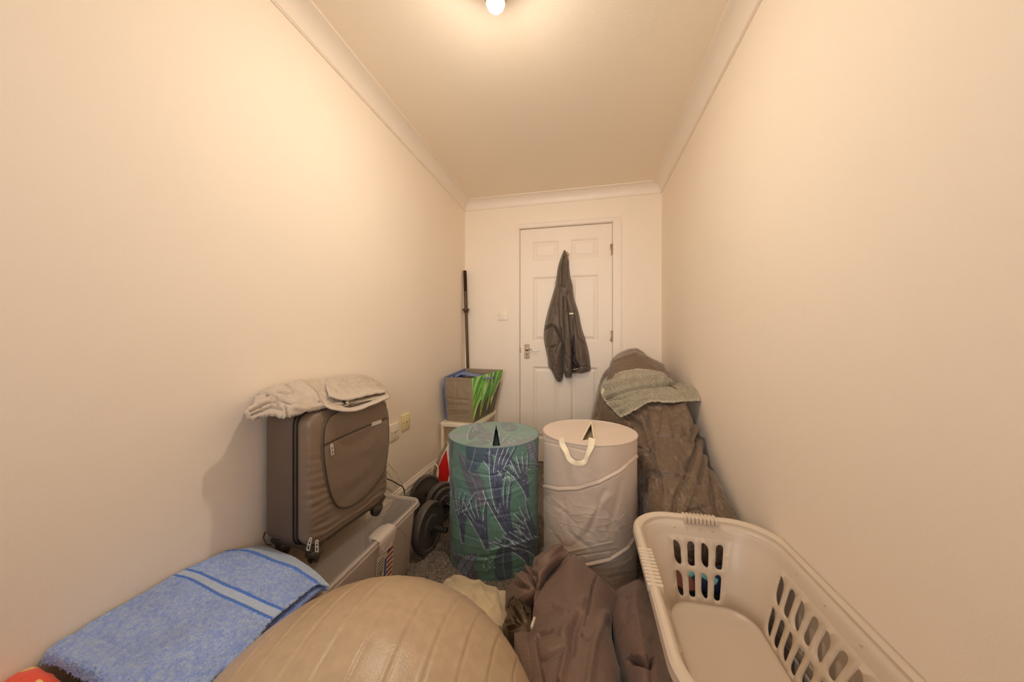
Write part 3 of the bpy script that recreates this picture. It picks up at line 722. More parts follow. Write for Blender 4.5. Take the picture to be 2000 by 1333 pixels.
# blue bath towel with woven bands
M['towel_b'] = mat('blue_towel', (.3, .4, .8), .95, attr='Col', bump=[(900, .0012), (330, .0035)], sheen=.35, spec=.08, var=(420, .22))
def blue_towel():
    def Rz(pts): 
        o_ = []
        for u_, v_, z_ in pts:
            p_ = at(u_, v_, z=z_); p_[0] = max(p_[0], XL + .012); o_.append(p_)
        return o_
    rows = [Rz([(452, 1071, .385), (510, 1066, .372), (568, 1086, .365), (612, 1112, .357), (643, 1141, .350)]),
            Rz([(425, 1074, .412), (482, 1077, .402), (535, 1094, .392), (582, 1112, .382), (621, 1138, .368)]),
            Rz([(350, 1110, .430), (392, 1121, .425), (440, 1142, .418), (500, 1168, .405), (550, 1192, .385)]),
            Rz([(330, 1121, .432), (376, 1133, .428), (424, 1158, .420), (480, 1183, .408), (531, 1208, .388)]),
            Rz([(240, 1172, .432), (300, 1188, .432), (360, 1215, .428), (425, 1242, .417), (488, 1258, .397)]),
            Rz([(150, 1222, .432), (210, 1240, .434), (280, 1270, .430), (350, 1300, .420), (425, 1316, .400)]),
            Rz([(88, 1262, .428), (140, 1283, .430), (200, 1318, .428), (262, 1360, .420), (340, 1400, .403)]),
            Rz([(60, 1290, .408), (104, 1299, .410), (150, 1322, .408), (196, 1352, .404), (262, 1420, .390)])]
    ns, nt = 460, 200
    G, s = patch_nu(rows, ns, nt); N_ = facing(G, normals(G)); s = s[:, None] * np.ones((1, nt)); tq = np.ones((ns, 1)) * np.linspace(0, 1, nt)[None]
    flat = ((s > 2.0) & (s < 3.0)) | (s < .95)
    line = (np.abs(s - 2.02) < .06) | (np.abs(s - 2.96) < .10) | (np.abs(s - 1.0) < .07)
    terry = (noise(G * [1, .75, 1], 560, 1) - .5) * .0026 + (noise(G, 260, 2) - .5) * .0020
    D = np.where(flat, (np.sin(tq * 900) * .0002) - .0006, terry) + np.where(line, .0008, 0)
    D += (fbm(G, 9, 7) - .5) * .012 + creases(G, [([(150, 1235), (300, 1230), (420, 1240)], 22, -.003), ([(250, 1290), (330, 1230)], 20, .003)])
    G = G + N_ * D[..., None]
    c1 = np.array(A(128, 146, 206, 1.1)); c2 = np.array(A(158, 172, 216, 1.12)); cl = np.array(A(70, 118, 205)); cf = np.array(A(172, 182, 212, 1.1))
    k = np.clip(fbm(G, 160, 21, 3) * 2.2 - .6, 0, 1)[..., None]; k2 = (fbm(G, 12, 31, 2))[..., None]
    col = c1 * (1 - k) + c2 * k; col = col * (.86 + .28 * k2)
    col = np.where(flat[..., None], cf, col); col = np.where(line[..., None], cl, col)
    V, F = shell(G, facing(G, normals(G)), .007); ring = len(V) - 2 * ns * nt
    cols = np.concatenate([col.reshape(-1, 3)] * 2 + [np.tile(cf, (ring, 1))])
    # second layer below, a little proud on the right and the far end
    rows2 = [Rz([(500, 1075, .350), (540, 1078, .350), (590, 1098, .345), (622, 1122, .340), (641, 1147, .333)]),
             Rz([(482, 1085, .395), (520, 1092, .385), (560, 1108, .375), (600, 1125, .365), (624, 1150, .348)]),
             Rz([(330, 1128, .398), (390, 1150, .392), (440, 1172, .385), (500, 1196, .374), (556, 1207, .362)]),
             Rz([(150, 1225, .418), (230, 1240, .418), (300, 1270, .415), (360, 1300, .404), (431, 1322, .382)]),
             Rz([(95, 1275, .412), (150, 1300, .413), (220, 1340, .412), (280, 1380, .405), (352, 1418, .385)])]
    G2, _ = patch_nu(rows2, 260, 120); N2 = facing(G2, normals(G2)); G2 = G2 + N2 * ((noise(G2, 300, 4) - .5) * .003)[..., None]
    V2, F2 = shell(G2, N2, .010); Vm, Fm = merge((V, F), (V2, F2)); cols = np.concatenate([cols, np.tile(c1 * .95, (len(V2), 1))])
    o = fixn(mesh_ob('towel', Vm, Fm, M['towel_b'], cols=cols)); tag(o, 'light blue terry bath towel with darker blue woven bands, lower left foreground', 'towel')
blue_towel()

# dark holdall beneath the blue towel
M['black_f'] = mat('black_fabric', (.045, .034, .03), .6, bump=[(500, .0006), (20, .003)], sheen=.2)
def soft_box(x0, x1, y0, y1, h, m, name, r=.05, seed=0, amp=.012, top_amp=.01, n=(26, 26, 16)):
    secs = []; per = rrect(x0, x1, y0, y1, r, 10)
    P2 = np.array(per); c = np.array([(x0 + x1) / 2, (y0 + y1) / 2]); lv = []
    for f, z in ((.6, .0), (.97, .0), (1, .02 * h / .3), (1.0, h * .5), (1.0, h * .85), (.96, h * .96), (.85, h), (.6, h), (.3, h), (.05, h)):
        q_ = c + (P2 - c) * f; lv.append(np.concatenate([q_, np.full((len(q_), 1), z)], 1))
    G = crom(np.array(lv), 60); N_ = normals(G, True); c3 = np.array([*c, h / 2]); sg = 1 if np.median(((G - c3) * N_).sum(-1)) > 0 else -1
    D = -np.abs(ridge(G, 14, seed) ** 3) * amp; G = G + sg * N_ * D[..., None] * (G[..., 2:3] > .01); G[..., 2] = np.maximum(G[..., 2], 0)
    V = G.reshape(-1, 3); F = grid_faces(len(G), G.shape[1], closed=True).tolist(); n0 = (len(G) - 1) * G.shape[1]; F.append([n0 + k for k in range(G.shape[1])]); F.append(list(range(G.shape[1]))[::-1])
    return fixn(mesh_ob(name, V, F, m))
o = soft_box(XL + .012, -.672, .435, .715, .335, M['black_f'], 'holdall', .05, 3, .008)
tag(o, 'black fabric holdall on the floor underneath the blue towel', 'bag')
hs = MB(); hs.tube(crom([(-.95, .445, .30), (-.93, .425, .33), (-.86, .42, .335), (-.79, .425, .33), (-.77, .445, .30)], 24), .006, 8, flat=(.003, .012, (0, 0, 1))); hs.build('strap', M['rubber'], o, smooth=True)

# red and cream patterned cloth at the lower left edge
M['print'] = mat('patterned_cloth', (.8, .6, .3), .8, attr='Col', bump=[(500, .0006)], sheen=.2)
def printed():
    rows = [[at(-30, 1330, z=.395), at(10, 1311, z=.405), at(45, 1303, z=.41), at(70, 1303, z=.412), at(92, 1312, z=.405)],
            [at(-40, 1350, z=.405), at(10, 1330, z=.415), at(50, 1318, z=.42), at(85, 1318, z=.42), at(112, 1325, z=.405)],
            [at(-50, 1390, z=.40), at(0, 1370, z=.412), at(50, 1360, z=.415), at(90, 1355, z=.41), at(125, 1350, z=.395)],
            [at(-60, 1450, z=.38), at(0, 1440, z=.39), at(50, 1430, z=.39), at(90, 1420, z=.385), at(125, 1400, z=.375)]]
    G = patch(rows, 140, 160); G[..., 0] = np.maximum(G[..., 0], XL + .012); N_ = facing(G, normals(G)); G = G + N_ * ((fbm(G, 25, 5) - .5) * .012)[..., None]
    P = proj(G); a = noise(np.stack([(P[..., 0] + P[..., 1] * .9), (P[..., 1] - P[..., 0] * .25) * 2.2, P[..., 0] * 0], -1), .022, 44)
    a = noise(G * [1.0, 2.0, 1], 22, 44); b = noise(G * [2, 1, 1], 30, 47)
    cr = np.array(A(222, 74, 50)); cc = np.array(A(232, 196, 150)); cy = np.array(A(222, 178, 104))
    col = np.where((a > .66)[..., None], cr, np.where((b > .5)[..., None], cc, cy))
    V, F = skirt(G, .0, 8); cols = np.concatenate([col.reshape(-1, 3), np.tile(cc, (len(V) - G.shape[0] * G.shape[1], 1))])
    o = fixn(mesh_ob('patterned_cloth', V, F, M['print'], cols=cols)); tag(o, 'red and cream patterned cloth in the bottom left corner beside the blue towel', 'cloth')
printed()

# ------------------------------------------------------------------ dumbbells
M['plate'] = mat('weight_plate', (.085, .070, .058), .45, bump=[(200, .0004)], var=(20, .12))
M['steel'] = mat('dark_steel', (.10, .085, .075), .35, .8)
def dumbbell(label, c, ang, L_, R1, plates, near_spin=1):
    """c centre of the bar, ang direction in plan"""
    d_ = Vector((math.cos(ang), math.sin(ang), 0)); c = Vector(c)
    r = root('dumbbell', label, 'dumbbell', (c.x, c.y, 0), 'adjustable dumbbells on the carpet')
    q = d_.to_track_quat('Z', 'Y').to_matrix()
    mb = MB(); mb.cyl(c - d_ * .06, c + d_ * .06, .0165, n=18); mb.build('handle', M['steel'], r, smooth=True)
    for s_ in (-1, 1):
        mb = MB(); prof = [(0, 0)]; L2 = L_ / 2 - .06; n_ = int(L2 / .004)
        for k in range(n_): prof += [(.0115, k * .004), (.0135, k * .004 + .002)]
        prof += [(.0115, L2), (0, L2)]
        qq = (d_ * s_).to_track_quat('Z', 'Y').to_matrix(); mb.lathe(prof, c + d_ * s_ * .06, qq, 16); mb.build('threaded_end', M['steel'], r, smooth=True)
        x = .062
        for (pr, pt) in plates:
            mb = MB(); o_ = c + d_ * s_ * x
            mb.lathe([(.014, 0), (pr * .45, 0), (pr * .5, .004), (pr * .82, .004), (pr * .86, 0), (pr * .97, 0), (pr, pt * .12), (pr, pt * .88), (pr * .97, pt), (pr * .86, pt), (pr * .82, pt - .005), (pr * .5, pt - .005), (pr * .45, pt), (.014, pt)], o_, qq, 44)
            po = mb.build('weight_plate', M['plate'], r, smooth=True)
            tb = MB(); ts = Vector((0, 0, 1)) if True else None
            for a_ in (.55 * near_spin,):
                rad = (q @ Vector((math.sin(a_), 0, 0)) * 0 + Vector((0, 0, 1)) * math.cos(a_) + d_.cross(Vector((0, 0, 1))) * math.sin(a_)).normalized()
                tb.cyl(o_ + d_ * s_ * pt * .5 + rad * (pr - .001), o_ + d_ * s_ * pt * .5 + rad * (pr + .0014), min(.011, pt * .38), n=18, bev=.0005)
            t_ = tb.build('plate_boss', M['plate'], None, smooth=True); t_.parent = po; tb = MB()
            for k in range(3):
                a2 = k * 2.094 + .4; rad = Vector((0, 0, 1)) * math.cos(a2) + d_.cross(Vector((0, 0, 1))) * math.sin(a2)
                tb.cyl(o_ + d_ * s_ * (pt - .0055) + rad * pr * .66, o_ + d_ * s_ * (pt - .0025) + rad * pr * .66, .006, n=10)
            t_ = tb.build('plate_bumps', M['plate'], None, smooth=True, kind='stuff'); t_.parent = po
            x += pt + .001
        mb = MB(); o_ = c + d_ * s_ * (x)
        mb.lathe([(.013, 0), (.026, 0), (.028, .003), (.028, .009), (.022, .013), (.013, .013)], o_, qq, 6); mb.build('spin_collar', M['steel'], r)
# front dumbbell: visible plate at (840, 1030) with its thread pointing right
PR = .118
p1 = at(846, 1031, z=PR); 
ang1 = math.atan2(-.10, 1.0)
# near plate outer face sits at p1
d1 = Vector((math.cos(ang1), math.sin(ang1), 0)); c1 = Vector(p1) - d1 * .108
dumbbell('black adjustable dumbbell with one big plate an end, beside the clear storage box', c1, ang1, .37, PR, [(PR, .040)], 1)
pA = at(812, 958, z=.105); pB = at(872, 990, z=.105)
cc = (Vector(pA) + Vector(pB)) / 2; cc.z = .105; dd = Vector(pB) - Vector(pA)
dumbbell('black adjustable dumbbell farther back, partly behind the teal hamper', (float(cc.x) + .01, float(cc.y) + .02, .105), math.atan2(dd.y, dd.x), .34, .105, [(.105, .032), (.085, .024)], 1)

# ------------------------------------------------------------------ cords
M['cable_b'] = mat('black_cable', (.03, .025, .02), .5); M['cable_w'] = mat('white_cable', A(225, 208, 180), .5)
def cord(pts, r, m, label, cat='cable'):
    o = MB(); o.tube(crom(pts, 26 * (len(pts) - 1)), r, 7); return tag(o.build('cable', m, None, smooth=True), label, cat)
cord([at(752, 934, X=XL + .02), at(775, 945, X=XL + .03), at(790, 962, X=XL + .06), (-.99, 1.60, .03), (-.985, 1.55, .01), (-.99, 1.47, .008)], .003, M['cable_b'], 'thin black cable hanging down the left wall behind the suitcase')
cord([at(752, 900, X=XL + .02), at(772, 922, X=XL + .025), at(786, 948, X=XL + .05), (-1.012, 1.72, .03), (-1.012, 1.66, .008), (-1.016, 1.58, .006)], .0028, M['cable_w'], 'thin white cable running down the left wall to the carpet')
# tangle of the iron's flex
pts = []
for k in range(34):
    a = k * .83; rr_ = .045 + .03 * math.sin(k * 1.7)
    pts.append((-.88 + rr_ * math.cos(a) * .9 + .02 * math.sin(k * .37), 1.935 + .7 * ( rr_ * math.sin(a)) , .014 + .004 * (k % 5)))
o = MB(); o.tube(crom(pts, 420), .0032, 6)
lp = [at(850, 958, Y=1.96), at(844, 925, Y=1.96), at(849, 907, Y=1.96), at(856, 918, Y=1.96), at(852, 950, Y=1.95), at(845, 968, Y=1.94)]
o.tube(crom(lp, 60), .0036, 7)
tangle = o.build('cable', M['cable_w'], None, smooth=True); tag(tangle, 'tangled white power flex on the carpet in front of the iron', 'cable')

# ------------------------------------------------------------------ iron standing on its heel
M['red'] = mat('red_plastic', A(190, 28, 26, 1.15), .25, coat=.3); M['ironw'] = mat('iron_white', A(228, 210, 185), .35)
iy = 2.06; tip = at(879, 862, Y=iy); heel_l = at(853, 915, Y=iy); cx0 = float(tip[0])
iron = root('steam_iron', 'red and white steam iron standing on its heel by the left wall', 'iron', (cx0 + .03, iy, 0))
def iron_part(name, m, pts, y0, y1, bev=.0):
    poly = [(p_[0], p_[2]) for p_ in (at(u_, v_, Y=iy) for u_, v_ in pts)]
    mb = MB(); mb.prism(poly, 1, y0, y1)
    if bev:
        bmesh.ops.recalc_face_normals(mb.bm, faces=mb.bm.faces)
        bmesh.ops.bevel(mb.bm, geom=[e for e in mb.bm.edges], offset=bev, segments=3, affect='EDGES')
    return mb.build(name, m, iron, smooth=True)
zb = 666.5 + (CH) / 1 * 0
iron_part('soleplate', M['chrome'], [(878, 860), (862, 888), (852, 915), (851, 945), (852, 968), (856, 968), (857, 945), (859, 915), (868, 888), (880, 866)], iy - .052, iy + .052)
iron_part('skirt', M['ironw'], [(880, 863), (868, 886), (858, 914), (856, 940), (857, 968), (900, 968), (905, 930), (892, 905), (884, 885)], iy - .050, iy + .050, .004)
iron_part('body', M['red'], [(878, 874), (869, 892), (861, 912), (863, 935), (868, 948), (880, 935), (884, 920), (881, 900)], iy - .056, iy + .056, .004)
iron_part('body', M['red'], [(884, 906), (882, 930), (884, 948), (915, 950), (918, 925), (905, 905)], iy - .034, iy + .034, .006)
iron_part('handle', M['ironw'], [(896, 880), (905, 882), (930, 915), (936, 950), (930, 968), (915, 968), (924, 945), (915, 915)], iy - .018, iy + .018, .004)
bt = MB(); p_ = at(880, 903, Y=iy - .06); bt.cyl((p_[0], iy - .05, p_[2]), (p_[0], iy - .066, p_[2]), .012, n=20, bev=.002); bt.build('steam_button', M['ironw'], iron, smooth=True)

# ------------------------------------------------------------------ white side table with shopping bag
TX0, TX1, TY0, TY1, TZ = -1.018, -.725, 2.16, 2.66, .449
table = root('side_table', 'small white plastic table in the far left corner carrying the shopping bag', 'table', ((TX0 + TX1) / 2, (TY0 + TY1) / 2, 0))
tb = MB(); ringloft(tb, [(rrect(TX0 + .01, TX1 - .01, TY0 + .01, TY1 - .01, .02), TZ - .028), (rrect(TX0, TX1, TY0, TY1, .025), TZ - .024), (rrect(TX0, TX1, TY0, TY1, .025), TZ - .004), (rrect(TX0 + .004, TX1 - .004, TY0 + .004, TY1 - .004, .022), TZ)], True, True); tb.build('table_top', M['white_pl'], table, smooth=True)
for x in (TX0 + .018, TX1 - .018):
    for y in (TY0 + .018, TY1 - .018):
        k = MB(); k.cyl((x, y, 0), (x, y, TZ - .026), .010, .012, n=14); k.build('leg', M['white_pl'], table, smooth=True)
k = MB(); k.box((TX0 + .014, TY0 + .01, .15), (TX1 - .014, TY1 - .01, .162), .004); k.build('shelf', M['white_pl'], table)

M['bag_b'] = mat('bag_brown', A(140, 118, 92, .9), .5, bump=[(30, .003)], sheen=.1); M['bag_blue'] = mat('bag_blue', A(110, 122, 165, .8), .5, bump=[(50, .002)])
M['bag_p'] = mat('bag_print', (.3, .6, .1), .4, attr='Col', bump=[(40, .0012)])
def shopping_bag():
    r = root('shopping_bag', 'brown shopping bag with green leaf print on the white side table', 'bag', (-.88, 2.38, TZ))
    zb_, zt_ = TZ + .001, .77
    # corners: front-left, front-right (nearest), back-right, back-left; bottom and top
    fl0 = np.array([-.985, 2.225, zb_]); fr0 = np.array([-.775, 2.20, zb_ - .0]); br0 = np.array([-.738, 2.60, zb_]); bl0 = np.array([-.975, 2.60, zb_])
    fl1 = np.array([-1.005, 2.21, .770]); fr1 = np.array([-.785, 2.19, .768]); br1 = np.array([-.665, 2.62, .795]); bl1 = np.array([-1.0, 2.63, .80])
    def side(a0, b0, a1, b1, bul, n1=60, n2=60):
        rows = []
        for f in np.linspace(0, 1, 5):
            rows.append([(a0 * (1 - s_) + b0 * s_) * (1 - f) + (a1 * (1 - s_) + b1 * s_) * f for s_ in np.linspace(0, 1, 5)])
        G = patch(rows, n1, n2); N_ = normals(G); c = np.array([-.88, 2.4, .6]); 
        if np.median(((G - c) * N_).sum(-1)) < 0: N_ = -N_
        s_ = np.linspace(0, 1, n2)[None]; f = np.linspace(0, 1, n1)[:, None]
        D = bul * np.sin(PI * s_) * np.sin(PI * np.clip(f * 1.1, 0, 1)) + (fbm(G, 14, 5) - .5) * .016 * np.sin(PI * s_) ** .5 * np.sin(PI * f) ** .5
        return G, N_, D
    def add(name, G, N_, D, m, cols=None):
        G = G + N_ * D[..., None]; V, F = shell(G, N_, .0025)
        cc_ = None
        if cols is not None: cc_ = np.concatenate([cols.reshape(-1, 3)] * 2 + [np.tile([.2, .4, .06], (len(V) - 2 * G.shape[0] * G.shape[1], 1))])
        return fixn(mesh_ob(name, V, F, m, r, cols=cc_))
    G, N_, D = side(fl0, fr0, fl1, fr1, .014); D += creases(G, [([(892, 745), (892, 800)], 1.6, -.003), ([(870, 778), (915, 782)], 2, -.004), ([(870, 800), (915, 800)], 2, .004), ([(872, 790), (912, 792)], 2, -.004), ([(870, 812), (915, 808)], 2, -.004)])
    add('front_panel', G, N_, D, M['bag_b'])
    G, N_, D = side(fr0, br0, fr1, br1, .012, 200, 200); D += creases(G, [([(940, 800), (965, 770)], 3, -.004)])
    s_ = np.linspace(0, 1, 200)[None] * np.ones((200, 1)); f = np.linspace(0, 1, 200)[:, None] * np.ones((1, 200))
    col = np.tile(np.array(A(78, 74, 46, .7)), (200, 200, 1))
    # long arching leaves that fan up and to the right from roots at the lower left
    lg = [np.array(A(*c_)) for c_ in ((120, 190, 70), (90, 165, 50), (160, 215, 110), (70, 135, 40), (190, 215, 140), (105, 180, 60))]
    rr2 = np.random.default_rng(8)
    for (rx, ry, spread, cnt) in ((.02, .02, .75, 12), (.28, .04, .70, 9), (.55, .12, .6, 8), (.72, .2, .5, 6), (.0, .3, .35, 5)):
        for k in range(cnt):
            x1 = rx + spread * (k + .6) / cnt + rr2.uniform(-.03, .03); w0 = rr2.uniform(.022, .048); c_ = lg[rr2.integers(6)]
            xx = rx + (x1 - rx) * np.clip((f - ry) / (1.0 - ry), 0, 1) ** 1.7; e = (s_ - xx) / w0
            msk = (np.abs(e) < np.clip((f - ry) * 6, 0, 1)) & (f > ry)
            sh = (.72 + .5 * (e * .5 + .5))[..., None]
            ylw = np.clip(1 - (f - ry) / .35, 0, 1)[..., None] * .7
            cc_ = (c_ * (1 - ylw) + np.array(A(225, 225, 60)) * ylw) * sh
            col = np.where(msk[..., None], np.clip(cc_, 0, .9), col)
    add('printed_panel', G, N_, D, M['bag_p'], col)
    G, N_, D = side(bl0, fl0, bl1, fl1, .004); add('side_panel', G, N_, D, M['bag_blue'])
    G, N_, D = side(br0, bl0, br1, bl1, .004); add('back_panel', G, N_, D, M['bag_b'])
    k = MB(); k.tube([fl0 + [.003, .003, .003], fl1 + [.003, 0, 0]], .006, 6); k.build('edge_trim', M['bag_blue'], r, smooth=True)
    k = MB(); k.tube([fr0, (fr0 + fr1) / 2 + [0.010, -.010, 0], fr1], .0018, 6); k.build('edge_trim', M['bag_p'] if False else M['bag_b'], r, smooth=True)
    rows = [[at(888, 737, Y=2.3), at(900, 733, Y=2.3), at(925, 736, Y=2.3), at(960, 740, Y=2.35)], [at(892, 733, Y=2.42), at(906, 727, Y=2.42), at(925, 731, Y=2.42), at(965, 736, Y=2.5)], [at(895, 736, Y=2.5), at(910, 731, Y=2.55), at(928, 733, Y=2.55), at(968, 738, Y=2.58)]]
    G = patch(rows, 30, 40); N_ = facing(G, normals(G)); G = G + N_ * ((noise(G, 40, 3) - .5) * .02)[..., None]; V, F = shell(G, N_, .003); fixn(mesh_ob('lining', V, F, M['bag_blue'], r, label='blue inner lining folded at the top'))
    for y, n_ in ((2.2, 1), (2.61, -1)):
        k = MB(); k.tube(crom([(-.95, y, .765), (-.94, y + .03 * n_, .775), (-.90, y + .06 * n_, .765), (-.86, y + .03 * n_, .76), (-.84, y, .765)], 20), .004, 6, flat=(.0015, .009, (0, 0, 1))); k.build('carry_handle', M['bag_blue'], r, smooth=True)
shopping_bag()

# ------------------------------------------------------------------ barbell bar leaning in the corner
M['bar'] = mat('barbell_steel', A(96, 74, 56, .7), .35, .6, bump=[(400, .0003)])
top = Vector(at(908, 529, X=-1.022)); p2 = Vector(at(911, 605, X=-1.016)); bot = Vector(at(916.5, 728, X=-1.0))
top = Vector((-1.018, 2.69, float(at(908, 529, Y=2.69)[2]))); top.x = float(at(908, 529, Y=2.69)[0])
bt_ = Vector(at(914, 728, Y=2.695)); dirb = (bt_ - top).normalized(); foot = top + dirb * ((top.z - .012) / -dirb.z)
bar = root('barbell', 'long dark metal barbell bar leaning upright in the far left corner', 'barbell', foot)
kk = top + dirb * ((top.z - float(at(910, 605, Y=2.69)[2])) / -dirb.z)
b = MB(); b.cyl(kk, foot, .0125, .0125, n=18); b.build('shaft', M['bar'], bar, smooth=True)
prof = []; L_ = (kk - top).length
q = (kk - top).to_track_quat('Z', 'X').to_matrix(); prof = [(0, 0)]
for k in range(int(L_ * .55 / .004)): prof += [(.0135, k * .004), (.0155, k * .004 + .002)]
prof += [(.0145, L_ * .56), (.0145, L_), (0, L_)]
b = MB(); b.lathe(prof, top, q, 18); b.build('threaded_sleeve', M['bar'], bar, smooth=True)
b = MB(); b.lathe([(0, -.006), (.026, -.006), (.030, -.003), (.030, .005), (.022, .008), (.019, .022), (.014, .030), (0, .03)], kk, q, 22); b.build('collar', M['bar'], bar, smooth=True)

# ------------------------------------------------------------------ hampers
M['teal'] = mat('printed_polyester', (.1, .3, .25), .48, attr='Col', bump=[(22, .002), (90, .0006)], sheen=.15)
HC = np.array([-.438, 1.552]); HR, HHt = .213, .578
def leaf_paint(U, Z_, seed=2, n=26, wmax=1.34, hmax=.58):
    """flat print of feathery leaves; U arc length (m), Z_ height"""
    base = np.array(A(98, 130, 118, .9)); col = np.tile(base, U.shape + (1,)); r_ = np.random.default_rng(seed)
    dark = np.array(A(80, 88, 108, .72)); pur = np.array(A(118, 106, 122, .72)); lilac = np.array(A(156, 158, 176, .85)); white = np.array(A(200, 208, 208, 1.0)); mint = np.array(A(104, 144, 124, .95))
    g = noise(np.stack([U, Z_, U * 0], -1), 9, seed)[..., None]; col = col * (1 - .5 * g) + mint * .5 * g
    cells = []
    for i in range(11):
        for j in range(4): cells.append((i * .122 + (j % 2) * .075 + r_.uniform(-.03, .03), j * .16 - .02 + r_.uniform(-.03, .03)))
    r_.shuffle(cells)
    for idx, (cx, cy) in enumerate(cells):
        kind = [0, 1, 2, 3, 3, 3][r_.integers(6)]; L0 = r_.uniform(.17, .27) * (1.25 if kind == 3 else 1); a0 = r_.uniform(.7, 2.6) if kind != 3 else r_.uniform(1.3, 2.3); bend = r_.uniform(-1.8, 1.8)
        for dx in (-1.34, 0, 1.34):
            x = U - cx - dx; y = Z_ - cy
            if np.abs(x).min() > .3: continue
            ca, sa = math.cos(a0), math.sin(a0); t = (x * ca + y * sa) / L0; s_ = (-x * sa + y * ca); s_ = s_ - bend * .25 * L0 * t * t
            inn = (t > 0) & (t < 1); prof = np.sqrt(np.clip(t, 0, 1)) * (1 - np.clip(t, 0, 1)) ** .7
            if kind in (0, 1):    # feather: barbs along a midrib
                w_ = .062 * prof * 1.6; barb = np.sin((t * L0 - np.abs(s_) * .9) * 560) > -.2
                m_ = inn & (np.abs(s_) < w_ * (.85 + .25 * noise(np.stack([U, Z_, U], -1), 220, 3)))
                c_ = dark if kind == 0 else pur
                col = np.where((m_ & barb)[..., None], c_, col); col = np.where((m_ & ~barb)[..., None], c_ * .45 + base * .55, col)
                col = np.where((inn & (np.abs(s_) < .0012))[..., None], lilac, col)
            elif kind == 2:        # broad pale leaf with veins
                w_ = .05 * prof * 1.5; m_ = inn & (np.abs(s_) < w_)
                vein = np.abs(((t * L0 * 55 - np.abs(s_) * 40) % 1) - .5) < .12
                col = np.where(m_[..., None], lilac * (.65 + .35 * noise(np.stack([U, Z_, U], -1), 160, 5)[..., None]), col); col = np.where((m_ & vein)[..., None], dark * .8 + lilac * .2, col)
                col = np.where((inn & ((np.abs(s_) < .0016) | (np.abs(np.abs(s_) - w_) < .0012)))[..., None], dark * .6, col)
            else:                  # long strap leaves, outlined in white
                for k in range(-2, 3):
                    s2 = s_ - k * .026 * (t * t + .12) - k * abs(k) * .006 * t * t; w_ = .0085 * np.sqrt(np.clip(t, 0, 1) * (1 - np.clip(t, 0, 1))) * 2
                    m_ = inn & (np.abs(s2) < w_); col = np.where(m_[..., None], dark * (1.0 + .25 * (k % 2)), col)
                    col = np.where((inn & (np.abs(s2 - w_) < .0013))[..., None], white, col); col = np.where((inn & (np.abs(s2) < .0007))[..., None], lilac * .8, col)
    # small white blossom sprigs
    for k in range(9):
        cx, cy = r_.uniform(0, 1.34), r_.uniform(.05, .5)
        for j in range(16):
            px_, py_ = cx + r_.normal(0, .016), cy + r_.normal(0, .016); col = np.where((((U - px_) ** 2 + (Z_ - py_) ** 2) < .0022 ** 2)[..., None], white, col)
    return np.clip(col, 0, .9)
def hamper_wall(ctr, R0, R1, H, ns, nt, fn):
    th = np.linspace(0, 2 * PI, nt, endpoint=False)[None]; z = np.linspace(0, 1, ns)[:, None]
    G = np.zeros((ns, nt, 3)); D = fn(th + z * 0, z * H + th * 0)
    R_ = R0 + (R1 - R0) * z + D
    G[..., 0] = ctr[0] + R_ * np.cos(th); G[..., 1] = ctr[1] + R_ * np.sin(th); G[..., 2] = z * H
    return G, th, z
def closed_can(G, t=.002):
    ns, nt = G.shape[:2]; return G.reshape(-1, 3), grid_faces(ns, nt, closed=True)
camang = math.atan2(-HC[1], -HC[0])
def spiral(th, z, pitch, z0, th0=0, w_=.008):
    """height distance to a coiled wire"""
    d_ = (z - z0 - pitch * ((th - th0) / (2 * PI))) / pitch
    return np.abs(d_ - np.round(d_)) * pitch
def in_tri(P_, tri):
    x, y = P_[:, 0], P_[:, 1]; (ax_, ay), (bx_, by_), (cx_, cy_) = tri
    d1_ = (x - bx_) * (ay - by_) - (ax_ - bx_) * (y - by_); d2 = (x - cx_) * (by_ - cy_) - (bx_ - cx_) * (y - cy_); d3 = (x - ax_) * (cy_ - ay) - (cx_ - ax_) * (y - ay)
    return ((d1_ > 0) & (d2 > 0) & (d3 > 0)) | ((d1_ < 0) & (d2 < 0) & (d3 < 0))
